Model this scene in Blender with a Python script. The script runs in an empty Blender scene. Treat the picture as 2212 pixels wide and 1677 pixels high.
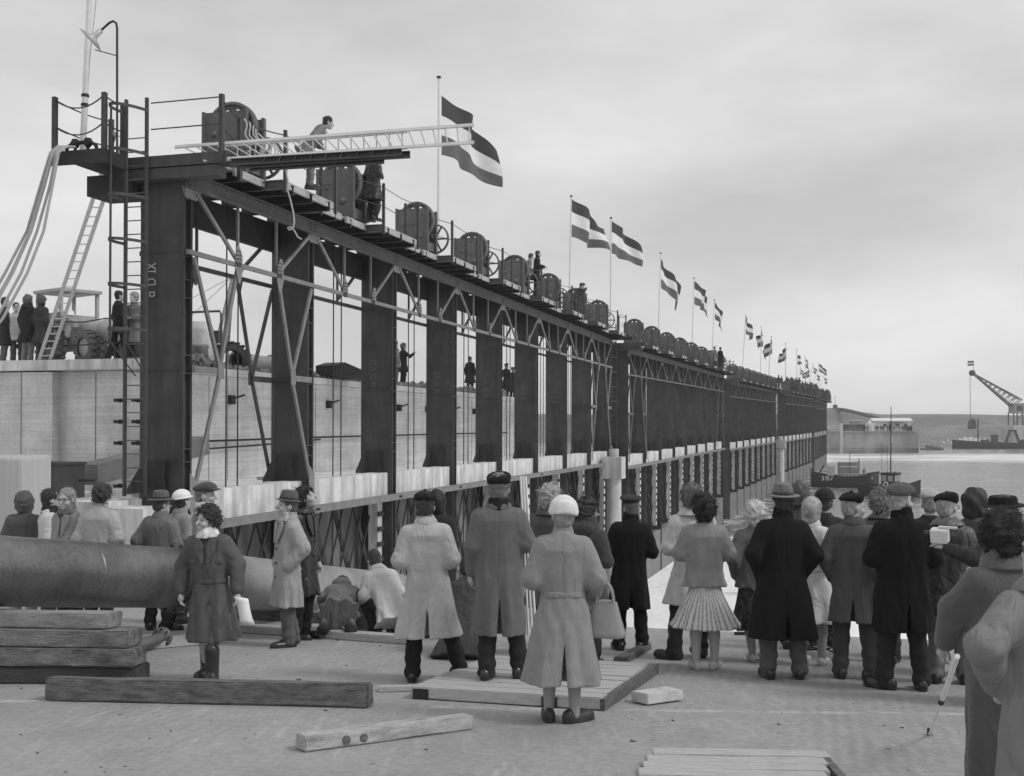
import bpy, bmesh, math, random
import numpy as np
from mathutils import Vector, Matrix, Euler, noise
random.seed(7)
R = math.radians
sc = bpy.context.scene
COL = sc.collection
# ---------------------------------------------------------------- camera
F, CX, HY, CZ = 2400.0, 1106.0, 905.0, 1.65      # focal length / picture measures of the photograph (2212 wide)
cam_d = bpy.data.cameras.new('camera'); cam = bpy.data.objects.new('camera', cam_d); COL.objects.link(cam)
cam.location = (0, 0, CZ); cam.rotation_euler = (R(90), 0, 0)
cam_d.sensor_width = 36; cam_d.sensor_fit = 'HORIZONTAL'; cam_d.lens = 36 * F / 2212
cam_d.shift_y = (HY - 838.5) / 2212; cam_d.clip_end = 9000; cam_d.clip_start = 0.1
sc.camera = cam
# ---------------------------------------------------------------- sky, sun, exposure
SUN_EL, SUN_AZ = R(48), R(112)                   # azimuth clockwise from the view direction
w = bpy.data.worlds.new('World'); sc.world = w; w.use_nodes = True
nt = w.node_tree; nt.nodes.clear()
def N(t, typ, **k):
    n = t.nodes.new(typ)
    for a, b in k.items(): setattr(n, a, b)
    return n
out = N(nt, 'ShaderNodeOutputWorld'); bg = N(nt, 'ShaderNodeBackground')
sky = N(nt, 'ShaderNodeTexSky', sky_type='NISHITA', sun_disc=False, sun_elevation=SUN_EL, sun_rotation=SUN_AZ)
bw = N(nt, 'ShaderNodeRGBToBW'); tc = N(nt, 'ShaderNodeTexCoord')
mp = N(nt, 'ShaderNodeMapping'); mp.inputs['Scale'].default_value = (1.0, 1.0, 2.7)
mp.inputs['Location'].default_value = (5.5, 8.8, 3.1)
nz = N(nt, 'ShaderNodeTexNoise'); nz.inputs['Scale'].default_value = 2.6; nz.inputs['Detail'].default_value = 5; nz.inputs['Roughness'].default_value = .52
mr = N(nt, 'ShaderNodeMapRange'); mr.inputs[1].default_value = .3; mr.inputs[2].default_value = .7
mr.inputs[3].default_value = .76; mr.inputs[4].default_value = 1.14
m1 = N(nt, 'ShaderNodeMath', operation='MULTIPLY'); m1.inputs[1].default_value = .44
m2 = N(nt, 'ShaderNodeMath', operation='ADD'); m2.inputs[1].default_value = 5.5
m3 = N(nt, 'ShaderNodeMath', operation='MULTIPLY')
L = nt.links.new
L(sky.outputs[0], bw.inputs[0]); L(bw.outputs[0], m1.inputs[0]); L(m1.outputs[0], m2.inputs[0])
L(tc.outputs['Generated'], mp.inputs[0]); L(mp.outputs[0], nz.inputs['Vector']); L(nz.outputs[0], mr.inputs[0])
L(m2.outputs[0], m3.inputs[0]); L(mr.outputs[0], m3.inputs[1]); L(m3.outputs[0], bg.inputs[0])
bg.inputs[1].default_value = .1; L(bg.outputs[0], out.inputs[0])
sd = bpy.data.lights.new('sun', 'SUN'); sd.energy = 1.3; sd.angle = R(14); sd.color = (1, 1, 1)
sun = bpy.data.objects.new('sun', sd); COL.objects.link(sun)
sv = Vector((math.sin(SUN_AZ) * math.cos(SUN_EL), math.cos(SUN_AZ) * math.cos(SUN_EL), math.sin(SUN_EL)))
sun.rotation_euler = sv.to_track_quat('Z', 'Y').to_euler(); sun.location = (20, -10, 40)
sc.view_settings.view_transform = 'Standard'; sc.view_settings.look = 'None'
sc.view_settings.exposure = 0.12; sc.view_settings.gamma = 1
# ---------------------------------------------------------------- picture <-> place
SL = .0738                                       # the ramp falls away from the camera
def P(x, y, Y): return Vector(((x - CX) / F * Y, Y, CZ - (y - HY) / F * Y))
def gz(Y): return -SL * Y
def G(x, y):
    Y = F * CZ / (y - HY - SL * F); return Vector(((x - CX) / F * Y, Y, -SL * Y))
def GX(x, Y): return Vector(((x - CX) / F * Y, Y, -SL * Y))
# ---------------------------------------------------------------- helpers
def tag(o, label=None, cat=None, group=None, kind=None):
    if label: o['label'] = label
    if cat: o['category'] = cat
    if group: o['group'] = group
    if kind: o['kind'] = kind
    return o
def empty(name, loc=(0, 0, 0), rot=(0, 0, 0), parent=None):
    o = bpy.data.objects.new(name, None); o.location = loc; o.rotation_euler = rot
    o.empty_display_size = .2; COL.objects.link(o)
    if parent: o.parent = parent
    return o
def obj(name, me, parent=None, loc=None, rot=None):
    o = bpy.data.objects.new(name, me); COL.objects.link(o)
    if parent: o.parent = parent
    if loc is not None: o.location = loc
    if rot is not None: o.rotation_euler = rot
    return o
def copy_tree(o, parent=None):
    c = o.copy(); COL.objects.link(c); c.parent = parent
    for ch in list(o.children): copy_tree(ch, c)
    return c
class MB:
    """collects shapes; build() links them as one mesh object"""
    def __init__(s): s.v = []; s.f = []; s.m = []; s.cur = 0; s.smooth = []; s.sm = False
    def add(s, vs, fs):
        n = len(s.v); s.v += [tuple(q) for q in vs]; s.f += [tuple(n + i for i in f) for f in fs]
        s.m += [s.cur] * len(fs); s.smooth += [s.sm] * len(fs); return s
    def box(s, c, d, rot=None):
        x, y, z = d[0] / 2, d[1] / 2, d[2] / 2
        vs = [Vector((a * x, b * y, e * z)) for a in (-1, 1) for b in (-1, 1) for e in (-1, 1)]
        if rot is not None:
            M = rot if isinstance(rot, Matrix) else Euler(rot).to_matrix(); vs = [M @ q for q in vs]
        c = Vector(c); vs = [q + c for q in vs]
        return s.add(vs, [(0, 1, 3, 2), (4, 6, 7, 5), (0, 4, 5, 1), (2, 3, 7, 6), (0, 2, 6, 4), (1, 5, 7, 3)])
    def bx(s, x0, x1, y0, y1, z0, z1): return s.box(((x0 + x1) / 2, (y0 + y1) / 2, (z0 + z1) / 2), (abs(x1 - x0), abs(y1 - y0), abs(z1 - z0)))
    def bar(s, a, b, w, h, up=(0, 0, 1)):
        a, b = Vector(a), Vector(b); d = b - a; l = d.length; d.normalize(); up = Vector(up)
        if abs(d.dot(up)) > .97: up = Vector((1, 0, 0))
        x = d.cross(up).normalized(); y = x.cross(d)
        M = Matrix((x, d, y)).transposed()
        return s.box((a + b) / 2, (w, l, h), M)
    def tube(s, pts, r, n=8, cap=True):
        pts = [Vector(q) for q in pts]; rs = r if isinstance(r, (list, tuple)) else [r] * len(pts)
        vs = []; fs = []; px = None
        for i, q in enumerate(pts):
            d = (pts[min(i + 1, len(pts) - 1)] - pts[max(i - 1, 0)]).normalized()
            if px is None:
                u = Vector((0, 0, 1)) if abs(d.z) < .9 else Vector((1, 0, 0)); px = d.cross(u).normalized()
            else: px = (px - d * px.dot(d)).normalized()
            py = d.cross(px)
            for k in range(n):
                a = 2 * math.pi * k / n; vs.append(q + (px * math.cos(a) + py * math.sin(a)) * rs[i])
        for i in range(len(pts) - 1):
            for k in range(n):
                k2 = (k + 1) % n; fs.append((i * n + k, i * n + k2, (i + 1) * n + k2, (i + 1) * n + k))
        o = s.sm; s.sm = True; s.add(vs, fs); s.sm = o
        if cap:
            m = len(vs); s.add(vs[:n], [tuple(reversed(range(n)))]); s.add(vs[-n:], [tuple(range(n))])
        return s
    def lathe(s, prof, c=(0, 0, 0), axis=(0, 0, 1), n=20, a0=0, a1=2 * math.pi, smooth=True):
        ax = Vector(axis).normalized(); u = Vector((1, 0, 0)) if abs(ax.x) < .9 else Vector((0, 1, 0))
        x = (u - ax * u.dot(ax)).normalized(); y = ax.cross(x); c = Vector(c)
        full = abs(a1 - a0 - 2 * math.pi) < 1e-6; m = n if full else n + 1
        vs = [c + (x * math.cos(a0 + (a1 - a0) * k / n) + y * math.sin(a0 + (a1 - a0) * k / n)) * r + ax * z for r, z in prof for k in range(m)]
        fs = []
        for i in range(len(prof) - 1):
            for k in range(n):
                k2 = (k + 1) % m; fs.append((i * m + k, i * m + k2, (i + 1) * m + k2, (i + 1) * m + k))
        o = s.sm; s.sm = smooth; s.add(vs, fs); s.sm = o; return s
    def prism(s, poly, h, origin=(0, 0, 0), ex=(1, 0, 0), ey=(0, 1, 0)):
        ex, ey = Vector(ex), Vector(ey); ez = ex.cross(ey); o = Vector(origin); n = len(poly)
        a = [o + ex * x + ey * y for x, y in poly]; b = [q + ez * h for q in a]
        return s.add(a + b, [tuple(reversed(range(n))), tuple(range(n, 2 * n))] + [(i, (i + 1) % n, n + (i + 1) % n, n + i) for i in range(n)])
    def mesh(s, name, mats):
        me = bpy.data.meshes.new(name); me.from_pydata(s.v, [], s.f)
        for m in (mats if isinstance(mats, (list, tuple)) else [mats]): me.materials.append(m)
        me.polygons.foreach_set('material_index', s.m); me.polygons.foreach_set('use_smooth', s.smooth)
        bm = bmesh.new(); bm.from_mesh(me); bmesh.ops.recalc_face_normals(bm, faces=bm.faces); bm.to_mesh(me); bm.free(); me.update(); return me
    def build(s, name, mats, parent=None, world=False, bevel=0):
        if world and parent is not None:
            if parent.matrix_parent_inverse and parent.parent is None:
                M = Matrix.LocRotScale(parent.location, parent.rotation_euler, parent.scale).inverted()
                s.v = [tuple(M @ Vector(q)) for q in s.v]
        o = obj(name, s.mesh(name, mats), parent)
        if bevel:
            b = o.modifiers.new('bevel', 'BEVEL'); b.width = bevel; b.segments = 2; b.limit_method = 'ANGLE'
        return o
# ---------------------------------------------------------------- materials (the photograph is black and white)
MATS = {}
def mat(name, v, rough=.8, var=.2, scale=3., bump=.15, bscale=45., metal=0., stretch=(1, 1, 1), stains=0., boards=0., bands=None, sheen=0., coords='world', spec=.5, fine=.0, wrinkle=0., wst=(1, 1, .3), wsc=9.):
    if name in MATS: return MATS[name]
    m = bpy.data.materials.new(name); m.use_nodes = True; t = m.node_tree; b = t.nodes['Principled BSDF']; Lk = t.links.new
    if coords == 'world': pos = N(t, 'ShaderNodeNewGeometry').outputs['Position']
    else: pos = N(t, 'ShaderNodeTexCoord').outputs['Object']
    mp = N(t, 'ShaderNodeMapping'); mp.inputs['Scale'].default_value = stretch; Lk(pos, mp.inputs[0])
    n1 = N(t, 'ShaderNodeTexNoise'); n1.inputs['Scale'].default_value = scale; n1.inputs['Detail'].default_value = 6; n1.inputs['Roughness'].default_value = .6
    Lk(mp.outputs[0], n1.inputs['Vector'])
    r = N(t, 'ShaderNodeMapRange'); r.inputs[1].default_value = .25; r.inputs[2].default_value = .75
    r.inputs[3].default_value = v * (1 - var); r.inputs[4].default_value = v * (1 + var); Lk(n1.outputs[0], r.inputs[0]); val = r.outputs[0]
    def mul(a, bsock=None, const=None):
        q = N(t, 'ShaderNodeMath', operation='MULTIPLY'); Lk(a, q.inputs[0])
        if bsock is not None: Lk(bsock, q.inputs[1])
        else: q.inputs[1].default_value = const
        return q.outputs[0]
    if fine:
        n4 = N(t, 'ShaderNodeTexNoise'); n4.inputs['Scale'].default_value = scale * 25; n4.inputs['Detail'].default_value = 3; Lk(pos, n4.inputs['Vector'])
        r4 = N(t, 'ShaderNodeMapRange'); r4.inputs[1].default_value = .3; r4.inputs[2].default_value = .7; r4.inputs[3].default_value = 1 - fine; r4.inputs[4].default_value = 1 + fine
        Lk(n4.outputs[0], r4.inputs[0]); val = mul(val, r4.outputs[0])
    if stains:      # run marks: narrow across, long down the face
        m2 = N(t, 'ShaderNodeMapping'); m2.inputs['Scale'].default_value = (2.4, 2.4, .22); Lk(pos, m2.inputs[0])
        n2 = N(t, 'ShaderNodeTexNoise'); n2.inputs['Scale'].default_value = 1.3; n2.inputs['Detail'].default_value = 5; n2.inputs['Roughness'].default_value = .65; Lk(m2.outputs[0], n2.inputs['Vector'])
        r2 = N(t, 'ShaderNodeMapRange'); r2.inputs[1].default_value = .42; r2.inputs[2].default_value = .62; r2.inputs[3].default_value = 1; r2.inputs[4].default_value = 1 - stains
        Lk(n2.outputs[0], r2.inputs[0]); val = mul(val, r2.outputs[0])
    if boards:      # shuttering marks: thin level streaks
        m3 = N(t, 'ShaderNodeMapping'); m3.inputs['Scale'].default_value = (.18, .18, 7.); Lk(pos, m3.inputs[0])
        n3 = N(t, 'ShaderNodeTexNoise'); n3.inputs['Scale'].default_value = 2.; n3.inputs['Detail'].default_value = 4; n3.inputs['Roughness'].default_value = .7; Lk(m3.outputs[0], n3.inputs['Vector'])
        r3 = N(t, 'ShaderNodeMapRange'); r3.inputs[1].default_value = .35; r3.inputs[2].default_value = .65; r3.inputs[3].default_value = 1 - boards; r3.inputs[4].default_value = 1 + boards * .4
        Lk(n3.outputs[0], r3.inputs[0]); val = mul(val, r3.outputs[0])
    cc = N(t, 'ShaderNodeCombineColor'); [Lk(val, cc.inputs[i]) for i in range(3)]; Lk(cc.outputs[0], b.inputs['Base Color'])
    b.inputs['Roughness'].default_value = rough; b.inputs['Metallic'].default_value = metal; b.inputs['Specular IOR Level'].default_value = spec
    if sheen: b.inputs['Sheen Weight'].default_value = sheen; b.inputs['Sheen Roughness'].default_value = .6
    if wrinkle:     # creases of cloth, relief only
        mw = N(t, 'ShaderNodeMapping'); mw.inputs['Scale'].default_value = wst; Lk(pos, mw.inputs[0])
        nw = N(t, 'ShaderNodeTexNoise'); nw.inputs['Scale'].default_value = wsc; nw.inputs['Detail'].default_value = 2.5; nw.inputs['Distortion'].default_value = 1.1; nw.inputs['Roughness'].default_value = .5; Lk(mw.outputs[0], nw.inputs['Vector'])
        bw_ = N(t, 'ShaderNodeBump'); bw_.inputs['Strength'].default_value = wrinkle; bw_.inputs['Distance'].default_value = .05; Lk(nw.outputs[0], bw_.inputs['Height']); Lk(bw_.outputs[0], b.inputs['Normal'])
    if bump:
        nb = N(t, 'ShaderNodeTexNoise'); nb.inputs['Scale'].default_value = bscale; nb.inputs['Detail'].default_value = 4; Lk(mp.outputs[0], nb.inputs['Vector'])
        bp = N(t, 'ShaderNodeBump'); bp.inputs['Strength'].default_value = bump; bp.inputs['Distance'].default_value = .02
        Lk(nb.outputs[0], bp.inputs['Height']); Lk(bp.outputs[0], b.inputs['Normal'])
        if wrinkle: Lk(bw_.outputs[0], bp.inputs['Normal'])
    MATS[name] = m; return m
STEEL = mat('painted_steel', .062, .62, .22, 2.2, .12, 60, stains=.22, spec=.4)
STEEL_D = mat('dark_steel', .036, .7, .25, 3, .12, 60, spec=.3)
STEEL_L = mat('pale_steel', .185, .6, .25, 4, .1, 60, spec=.4)
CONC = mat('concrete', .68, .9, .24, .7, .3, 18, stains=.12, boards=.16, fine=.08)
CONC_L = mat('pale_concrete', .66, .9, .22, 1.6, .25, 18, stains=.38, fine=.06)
CONC_D = mat('dark_concrete', .21, .75, .3, 1.2, .25, 14, stains=.3)  # darker tone for gate recesses, base blocks, niche and quay face
WOOD = mat('weathered_wood', .33, .85, .3, 5, .35, 30, stretch=(1.5, 10, 10), fine=.12)
WOOD_X = mat('plank_wood', .42, .85, .22, 4, .3, 30, stretch=(1.3, 9, 9), coords='object', fine=.1)
WOOD_D = mat('tarred_timber', .12, .8, .7, 5, .45, 26, stretch=(1.2, 5, 5), coords='object', fine=.15)
ALU = mat('ladder_metal', .55, .45, .1, 6, .05, 60)
WHITE = mat('white_paint', .72, .6, .06, 5, .05, 40)
POLEW = mat('pole_paint', .62, .6, .1, 5, .05, 40)
BLACK = mat('black_rubber', .02, .7, .3, 8, .15, 40)
# ================================================================ the setting
def sheet(name, verts, faces, m, kind='structure'):
    me = bpy.data.meshes.new(name); me.from_pydata([tuple(v) for v in verts], [], faces); me.materials.append(m)
    o = obj(name, me); tag(o, kind=kind); return o
# ---- ground of the ramp: ribbed concrete, pale joint line
def ramp_material():
    m = mat('ramp_concrete', .29, .88, .2, .7, .0, 30, fine=.12); t = m.node_tree; Lk = t.links.new; b = t.nodes['Principled BSDF']
    g = N(t, 'ShaderNodeNewGeometry')
    old = b.inputs['Base Color'].links[0].from_socket
    def noise_(sc_, stretch, rot=0, det=5, ro=.6):
        mp = N(t, 'ShaderNodeMapping'); mp.inputs['Scale'].default_value = stretch; mp.inputs['Rotation'].default_value = (0, 0, rot); Lk(g.outputs['Position'], mp.inputs[0])
        n = N(t, 'ShaderNodeTexNoise'); n.inputs['Scale'].default_value = sc_; n.inputs['Detail'].default_value = det; n.inputs['Roughness'].default_value = ro; Lk(mp.outputs[0], n.inputs['Vector']); return n.outputs[0]
    def rng(s_, a, bb, c, d):
        r = N(t, 'ShaderNodeMapRange'); r.interpolation_type = 'SMOOTHSTEP'
        for i, q in enumerate((a, bb, c, d)): r.inputs[i + 1].default_value = q
        Lk(s_, r.inputs[0]); return r.outputs[0]
    def mth(op, a, bb=None, c=None):
        q = N(t, 'ShaderNodeMath', operation=op)
        if hasattr(a, 'links'): Lk(a, q.inputs[0])
        else: q.inputs[0].default_value = a
        if bb is not None:
            if hasattr(bb, 'links'): Lk(bb, q.inputs[1])
            else: q.inputs[1].default_value = bb
        return q.outputs[0]
    # brushed ribs running up the ramp
    wv = N(t, 'ShaderNodeTexWave', wave_type='BANDS', bands_direction='X'); wv.inputs['Scale'].default_value = 2.9; wv.inputs['Distortion'].default_value = 2.4
    wv.inputs['Detail'].default_value = 3; wv.inputs['Detail Scale'].default_value = 1.5
    mpw = N(t, 'ShaderNodeMapping'); mpw.inputs['Rotation'].default_value = (0, 0, R(15)); Lk(g.outputs['Position'], mpw.inputs[0]); Lk(mpw.outputs[0], wv.inputs['Vector'])
    patch = rng(noise_(.5, (1, .6, 1), det=4), .46, .70, .05, .9)
    rib = mth('MULTIPLY', wv.outputs['Fac'], patch)
    # pale construction joint
    sep = N(t, 'ShaderNodeSeparateXYZ'); Lk(g.outputs['Position'], sep.inputs[0])
    wob = noise_(1.2, (1, 1, 1), det=4)
    yy = mth('ADD', sep.outputs['Y'], mth('MULTIPLY', sep.outputs['X'], .075))
    yy = mth('ADD', yy, mth('MULTIPLY', wob, .16))
    dist = mth('ABSOLUTE', mth('SUBTRACT', yy, 8.93))
    line = mth('MULTIPLY', rng(dist, .02, .075, 1, 0), rng(noise_(2.3, (1, 1, 1)), .45, .6, 0, 1))
    stain = rng(noise_(.7, (1, 1, 1), det=7, ro=.7), .5, .76, 1.03, .72)
    sp = rng(noise_(5.5, (1, 1, 1), det=3), .68, .74, 1, .62)
    scr = rng(noise_(2.2, (6, .6, 1), rot=R(15), det=4), .54, .72, 1, 1.18)
    k = mth('MULTIPLY', mth('MULTIPLY', stain, sp), mth('MULTIPLY', scr, mth('ADD', mth('MULTIPLY', rib, -.20), 1.04)))
    k = mth('ADD', k, mth('MULTIPLY', line, .45))
    mx = N(t, 'ShaderNodeVectorMath', operation='SCALE'); Lk(old, mx.inputs[0]); Lk(k, mx.inputs['Scale']); Lk(mx.outputs[0], b.inputs['Base Color'])
    hgt = mth('ADD', mth('MULTIPLY', rib, -.6), mth('MULTIPLY', noise_(38, (1, 1, 1), det=5), .45))
    bp = N(t, 'ShaderNodeBump'); bp.inputs['Strength'].default_value = .45; bp.inputs['Distance'].default_value = .012; Lk(hgt, bp.inputs['Height']); Lk(bp.outputs[0], b.inputs['Normal'])
    return m
E0 = Vector((1.19, 14.65)); ED = Vector((1.81, -.72)).normalized()
def edge_at(X): s = (X - E0.x) / ED.x; return E0.y + ED.y * s
def ramp():
    xs = [-9.5 + i * 1.0 for i in range(34)]
    vs = []; fs = []; ny = 24
    for X in xs:
        ye = edge_at(X) if X < 20 else edge_at(20)
        for j in range(ny + 1):
            Y = -12 + (ye + 12) * j / ny; vs.append((X, Y, gz(Y) if Y > -3 else gz(-3)))
    n = ny + 1
    for i in range(len(xs) - 1):
        for j in range(ny): fs.append((i * n + j, (i + 1) * n + j, (i + 1) * n + j + 1, i * n + j + 1))
    o = sheet('ground', vs, fs, ramp_material())
    mb = MB()                                            # quay face below the edge
    for a, b in zip(xs[:-1], xs[1:]):
        ya, yb = edge_at(a), edge_at(b)
        mb.add([(a, ya, gz(ya) - .004), (b, yb, gz(yb) - .004), (b, yb, -9), (a, ya, -9)], [(0, 1, 2, 3)])
    ya = edge_at(-9.5); mb.add([(-9.5, -12, .22), (-9.5, ya, gz(ya) - .004), (-9.5, ya, -9), (-9.5, -12, -9)], [(0, 1, 2, 3)])
    q = mb.build('quay_face', CONC_D); tag(q, kind='structure')
ramp()
# ---- water with wash
WZ = CZ - 9.95
def water_material():
    m = bpy.data.materials.new('sea_water'); m.use_nodes = True; t = m.node_tree; b = t.nodes['Principled BSDF']; Lk = t.links.new
    g = N(t, 'ShaderNodeNewGeometry')
    def nz_(s_, st=(1, 1, 1), det=6, ro=.6, rot=0):
        mp = N(t, 'ShaderNodeMapping'); mp.inputs['Scale'].default_value = st; mp.inputs['Rotation'].default_value = (0, 0, rot); Lk(g.outputs['Position'], mp.inputs[0])
        n = N(t, 'ShaderNodeTexNoise'); n.inputs['Scale'].default_value = s_; n.inputs['Detail'].default_value = det; n.inputs['Roughness'].default_value = ro; Lk(mp.outputs[0], n.inputs['Vector']); return n.outputs[0]
    def rng(s_, a, bb, c, d):
        r = N(t, 'ShaderNodeMapRange'); r.interpolation_type = 'SMOOTHSTEP'
        for i, q in enumerate((a, bb, c, d)): r.inputs[i + 1].default_value = q
        Lk(s_, r.inputs[0]); return r.outputs[0]
    def mth(op, a, bb):
        q = N(t, 'ShaderNodeMath', operation=op)
        for i, z in enumerate((a, bb)):
            if hasattr(z, 'links'): Lk(z, q.inputs[i])
            else: q.inputs[i].default_value = z
        return q.outputs[0]
    sep = N(t, 'ShaderNodeSeparateXYZ'); Lk(g.outputs['Position'], sep.inputs[0]); Y = sep.outputs['Y']; X = sep.outputs['X']
    near = rng(mth('ADD', Y, mth('MULTIPLY', nz_(.05, det=3), 30.)), 88, 122, 1, 0)      # the boil by the ramp
    streak = nz_(.16, (.45, 1.6, 1), det=7, ro=.62)
    f1 = rng(mth('ADD', mth('MULTIPLY', near, .36), streak), .60, .80, 0, 1)
    band = mth('MULTIPLY', rng(mth('ADD', Y, mth('MULTIPLY', nz_(.03, det=4), 60.)), 255, 305, 0, 1), rng(Y, 300, 335, 1, 0))
    f2 = rng(mth('ADD', mth('MULTIPLY', band, .36), nz_(.14, (.3, 1.2, 1), det=7, ro=.7)), .60, .98, 0, .95)
    # wash along the foot of the caissons
    al = mth('SUBTRACT', X, mth('MULTIPLY', mth('SUBTRACT', Y, 63.), .345)); al = mth('SUBTRACT', al, 6.5)
    side = mth('MULTIPLY', rng(al, .5, 9, 1, 0), rng(nz_(.5, (1, .6, 1), det=6, ro=.7), .47, .66, 0, 1))
    side = mth('MULTIPLY', side, rng(Y, 215, 245, 1, 0))
    foam = mth('MINIMUM', mth('ADD', mth('ADD', f1, f2), mth('MULTIPLY', side, .6)), 1.)
    col = mth('ADD', mth('MULTIPLY', foam, .68), .17)
    cc = N(t, 'ShaderNodeCombineColor'); [Lk(col, cc.inputs[i]) for i in range(3)]; Lk(cc.outputs[0], b.inputs['Base Color'])
    ro_ = mth('ADD', mth('MULTIPLY', foam, .55), .22); Lk(ro_, b.inputs['Roughness']); b.inputs['IOR'].default_value = 1.33
    h = mth('ADD', nz_(.55, (1, 1.7, 1), det=6, ro=.62), mth('MULTIPLY', nz_(.12, (1, 2, 1), det=3), 2.2))
    h = mth('ADD', h, mth('MULTIPLY', mth('MULTIPLY', near, nz_(1.4, det=4)), 1.0))
    bp = N(t, 'ShaderNodeBump'); bp.inputs['Strength'].default_value = .32; bp.inputs['Distance'].default_value = .5; Lk(h, bp.inputs['Height']); Lk(bp.outputs[0], b.inputs['Normal'])
    return m
sheet('water', [(-415, -22, WZ), (755, -22, WZ), (755, 925, WZ), (-415, 925, WZ)], [(0, 1, 2, 3)], water_material())
# ---- far shore and dike
DUNE = mat('dune_grass', .16, .95, .3, .05, .3, .8, fine=.3)
SAND = mat('sand', .17, .95, .55, .035, .0, 1., fine=.35)
def terrain(name, x0, x1, Y0, Y1, hf, m, nx=60, ny=24):
    vs = []; fs = []
    for j in range(ny + 1):
        Y = Y0 + (Y1 - Y0) * j / ny
        for i in range(nx + 1):
            X = x0 + (x1 - x0) * i / nx; vs.append((X, Y, hf(X, Y)))
    for j in range(ny):
        for i in range(nx): a = j * (nx + 1) + i; fs.append((a, a + 1, a + nx + 2, a + nx + 1))
    o = sheet(name, vs, fs, m); o.data.polygons.foreach_set('use_smooth', [True] * len(fs)); return o
def sst(a, b, x): t = min(1, max(0, (x - a) / (b - a))); return t * t * (3 - 2 * t)
def shore_h(X, Y):
    n = noise.noise(Vector((X * .035, Y * .02, 3.1))) * 2.2 + noise.noise(Vector((X * .11, Y * .06, 7.))) * .8
    front = 338 + 52 * sst(124, 142, X)
    h = WZ - 1.5 + 7.6 * sst(front, front + 26, Y) + 3.2 * sst(430, 520, Y) + n * sst(front, front + 30, Y)
    return h
terrain('far_shore', 105, 420, 350, 900, shore_h, SAND, 70, 50)
def dike_h(X, Y):
    c = 520; a = abs(Y - c) / 60
    ridge = CZ + 2.0 - .8 * sst(180, 330, X)
    peak = 3.4 * math.exp(-((X - 148) / 13) ** 2)
    return -9 + (ridge + peak + 9 + noise.noise(Vector((X * .03, Y * .03, 0))) * .7) * sst(1.25, .15, a)
terrain('dike', -410, 750, 430, 620, dike_h, DUNE, 120, 24)
# ================================================================ the row of gate caissons
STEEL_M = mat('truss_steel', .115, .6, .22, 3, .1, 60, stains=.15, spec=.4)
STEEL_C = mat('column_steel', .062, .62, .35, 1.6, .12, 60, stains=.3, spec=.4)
BL, NB, H = 5.2, 8, 6.8
CA = [  # start of the water-side plane (X, Y), height of the lower beam relative to the camera, bearing, dip
    (-6.27, 21.17, -2.09, 16.26, .0086), (6.53, 63.03, -2.77, 18.15, 0.), (21.5, 109.8, -3.08, 19.5, 0.),
    (38.2, 155.9, -3.17, 20.4, 0.), (56.1, 206.0, -3.29, 18.8, 0.)]
ORD = ['nearest', 'second', 'third', 'fourth', 'farthest']
NTH = ['first', 'second', 'third', 'fourth', 'fifth', 'sixth', 'seventh', 'eighth', 'ninth', 'tenth', 'eleventh', 'twelfth', 'thirteenth', 'fourteenth', 'fifteenth', 'sixteenth', 'seventeenth', 'eighteenth']
ROOTS = []
def LOC(i, u, v, w_):            # caisson frame -> place
    r = ROOTS[i]; return Matrix.LocRotScale(r.location, r.rotation_euler, None) @ Vector((u, v, w_))
def u_at(i, px, v):              # distance along caisson i where the line v meets picture column px
    X, Y, z, th, d = CA[i]; s, c = math.sin(R(th)), math.cos(R(th)); k = (px - CX) / F
    x0, y0 = X - c * v, Y + s * v
    return (k * y0 - x0) / (s - k * c)
STROKE = {'D': [[(0, 0), (0, 1), (.4, 1), (.65, .75), (.65, .25), (.4, 0), (0, 0)]], 'I': [[(.2, 0), (.2, 1)], [(0, 0), (.4, 0)], [(0, 1), (.4, 1)]],
    'X': [[(0, 0), (.6, 1)], [(0, 1), (.6, 0)], [(-.05, 0), (.15, 0)], [(.45, 0), (.65, 0)], [(-.05, 1), (.15, 1)], [(.45, 1), (.65, 1)]], 'V': [[(0, 1), (.3, 0), (.6, 1)]],
    'o': [[(0, .1), (0, .7), (.45, .7), (.45, .1), (0, .1)]], 'H': [[(0, 0), (0, 1)], [(.55, 0), (.55, 1)], [(0, .5), (.55, .5)]], 'w': [[(0, .6), (.15, 0), (.3, .5), (.45, 0), (.6, .6)]],
    '3': [[(0, .9), (.3, 1), (.55, .8), (.3, .55), (.55, .3), (.3, 0), (0, .1)]], '1': [[(.1, .8), (.3, 1), (.3, 0)]], '5': [[(.55, 1), (.05, 1), (.05, .55), (.4, .6), (.55, .3), (.35, 0), (0, .08)]],
    '7': [[(0, 1), (.55, 1), (.2, 0)]], 'L': [[(0, 1), (0, 0), (.5, 0)]], 'B': [[(0, 0), (0, 1), (.4, 1), (.5, .75), (.35, .52), (0, .52)], [(.35, .52), (.55, .28), (.4, 0), (0, 0)]], ' ': []}
def letters(mb, text, o, ex, ey, size, wd, ez):
    x = 0; o, ex, ey, ez = Vector(o), Vector(ex), Vector(ey), Vector(ez)
    for ch in text:
        for st in STROKE[ch]:
            for a, b in zip(st[:-1], st[1:]):
                pa = o + ex * (x + a[0]) * size + ey * a[1] * size; pb = o + ex * (x + b[0]) * size + ey * b[1] * size
                mb.bar(pa, pb, wd, .004, up=ez)
        x += {'I': .5, ' ': .45, '1': .55}.get(ch, .85)
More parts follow.
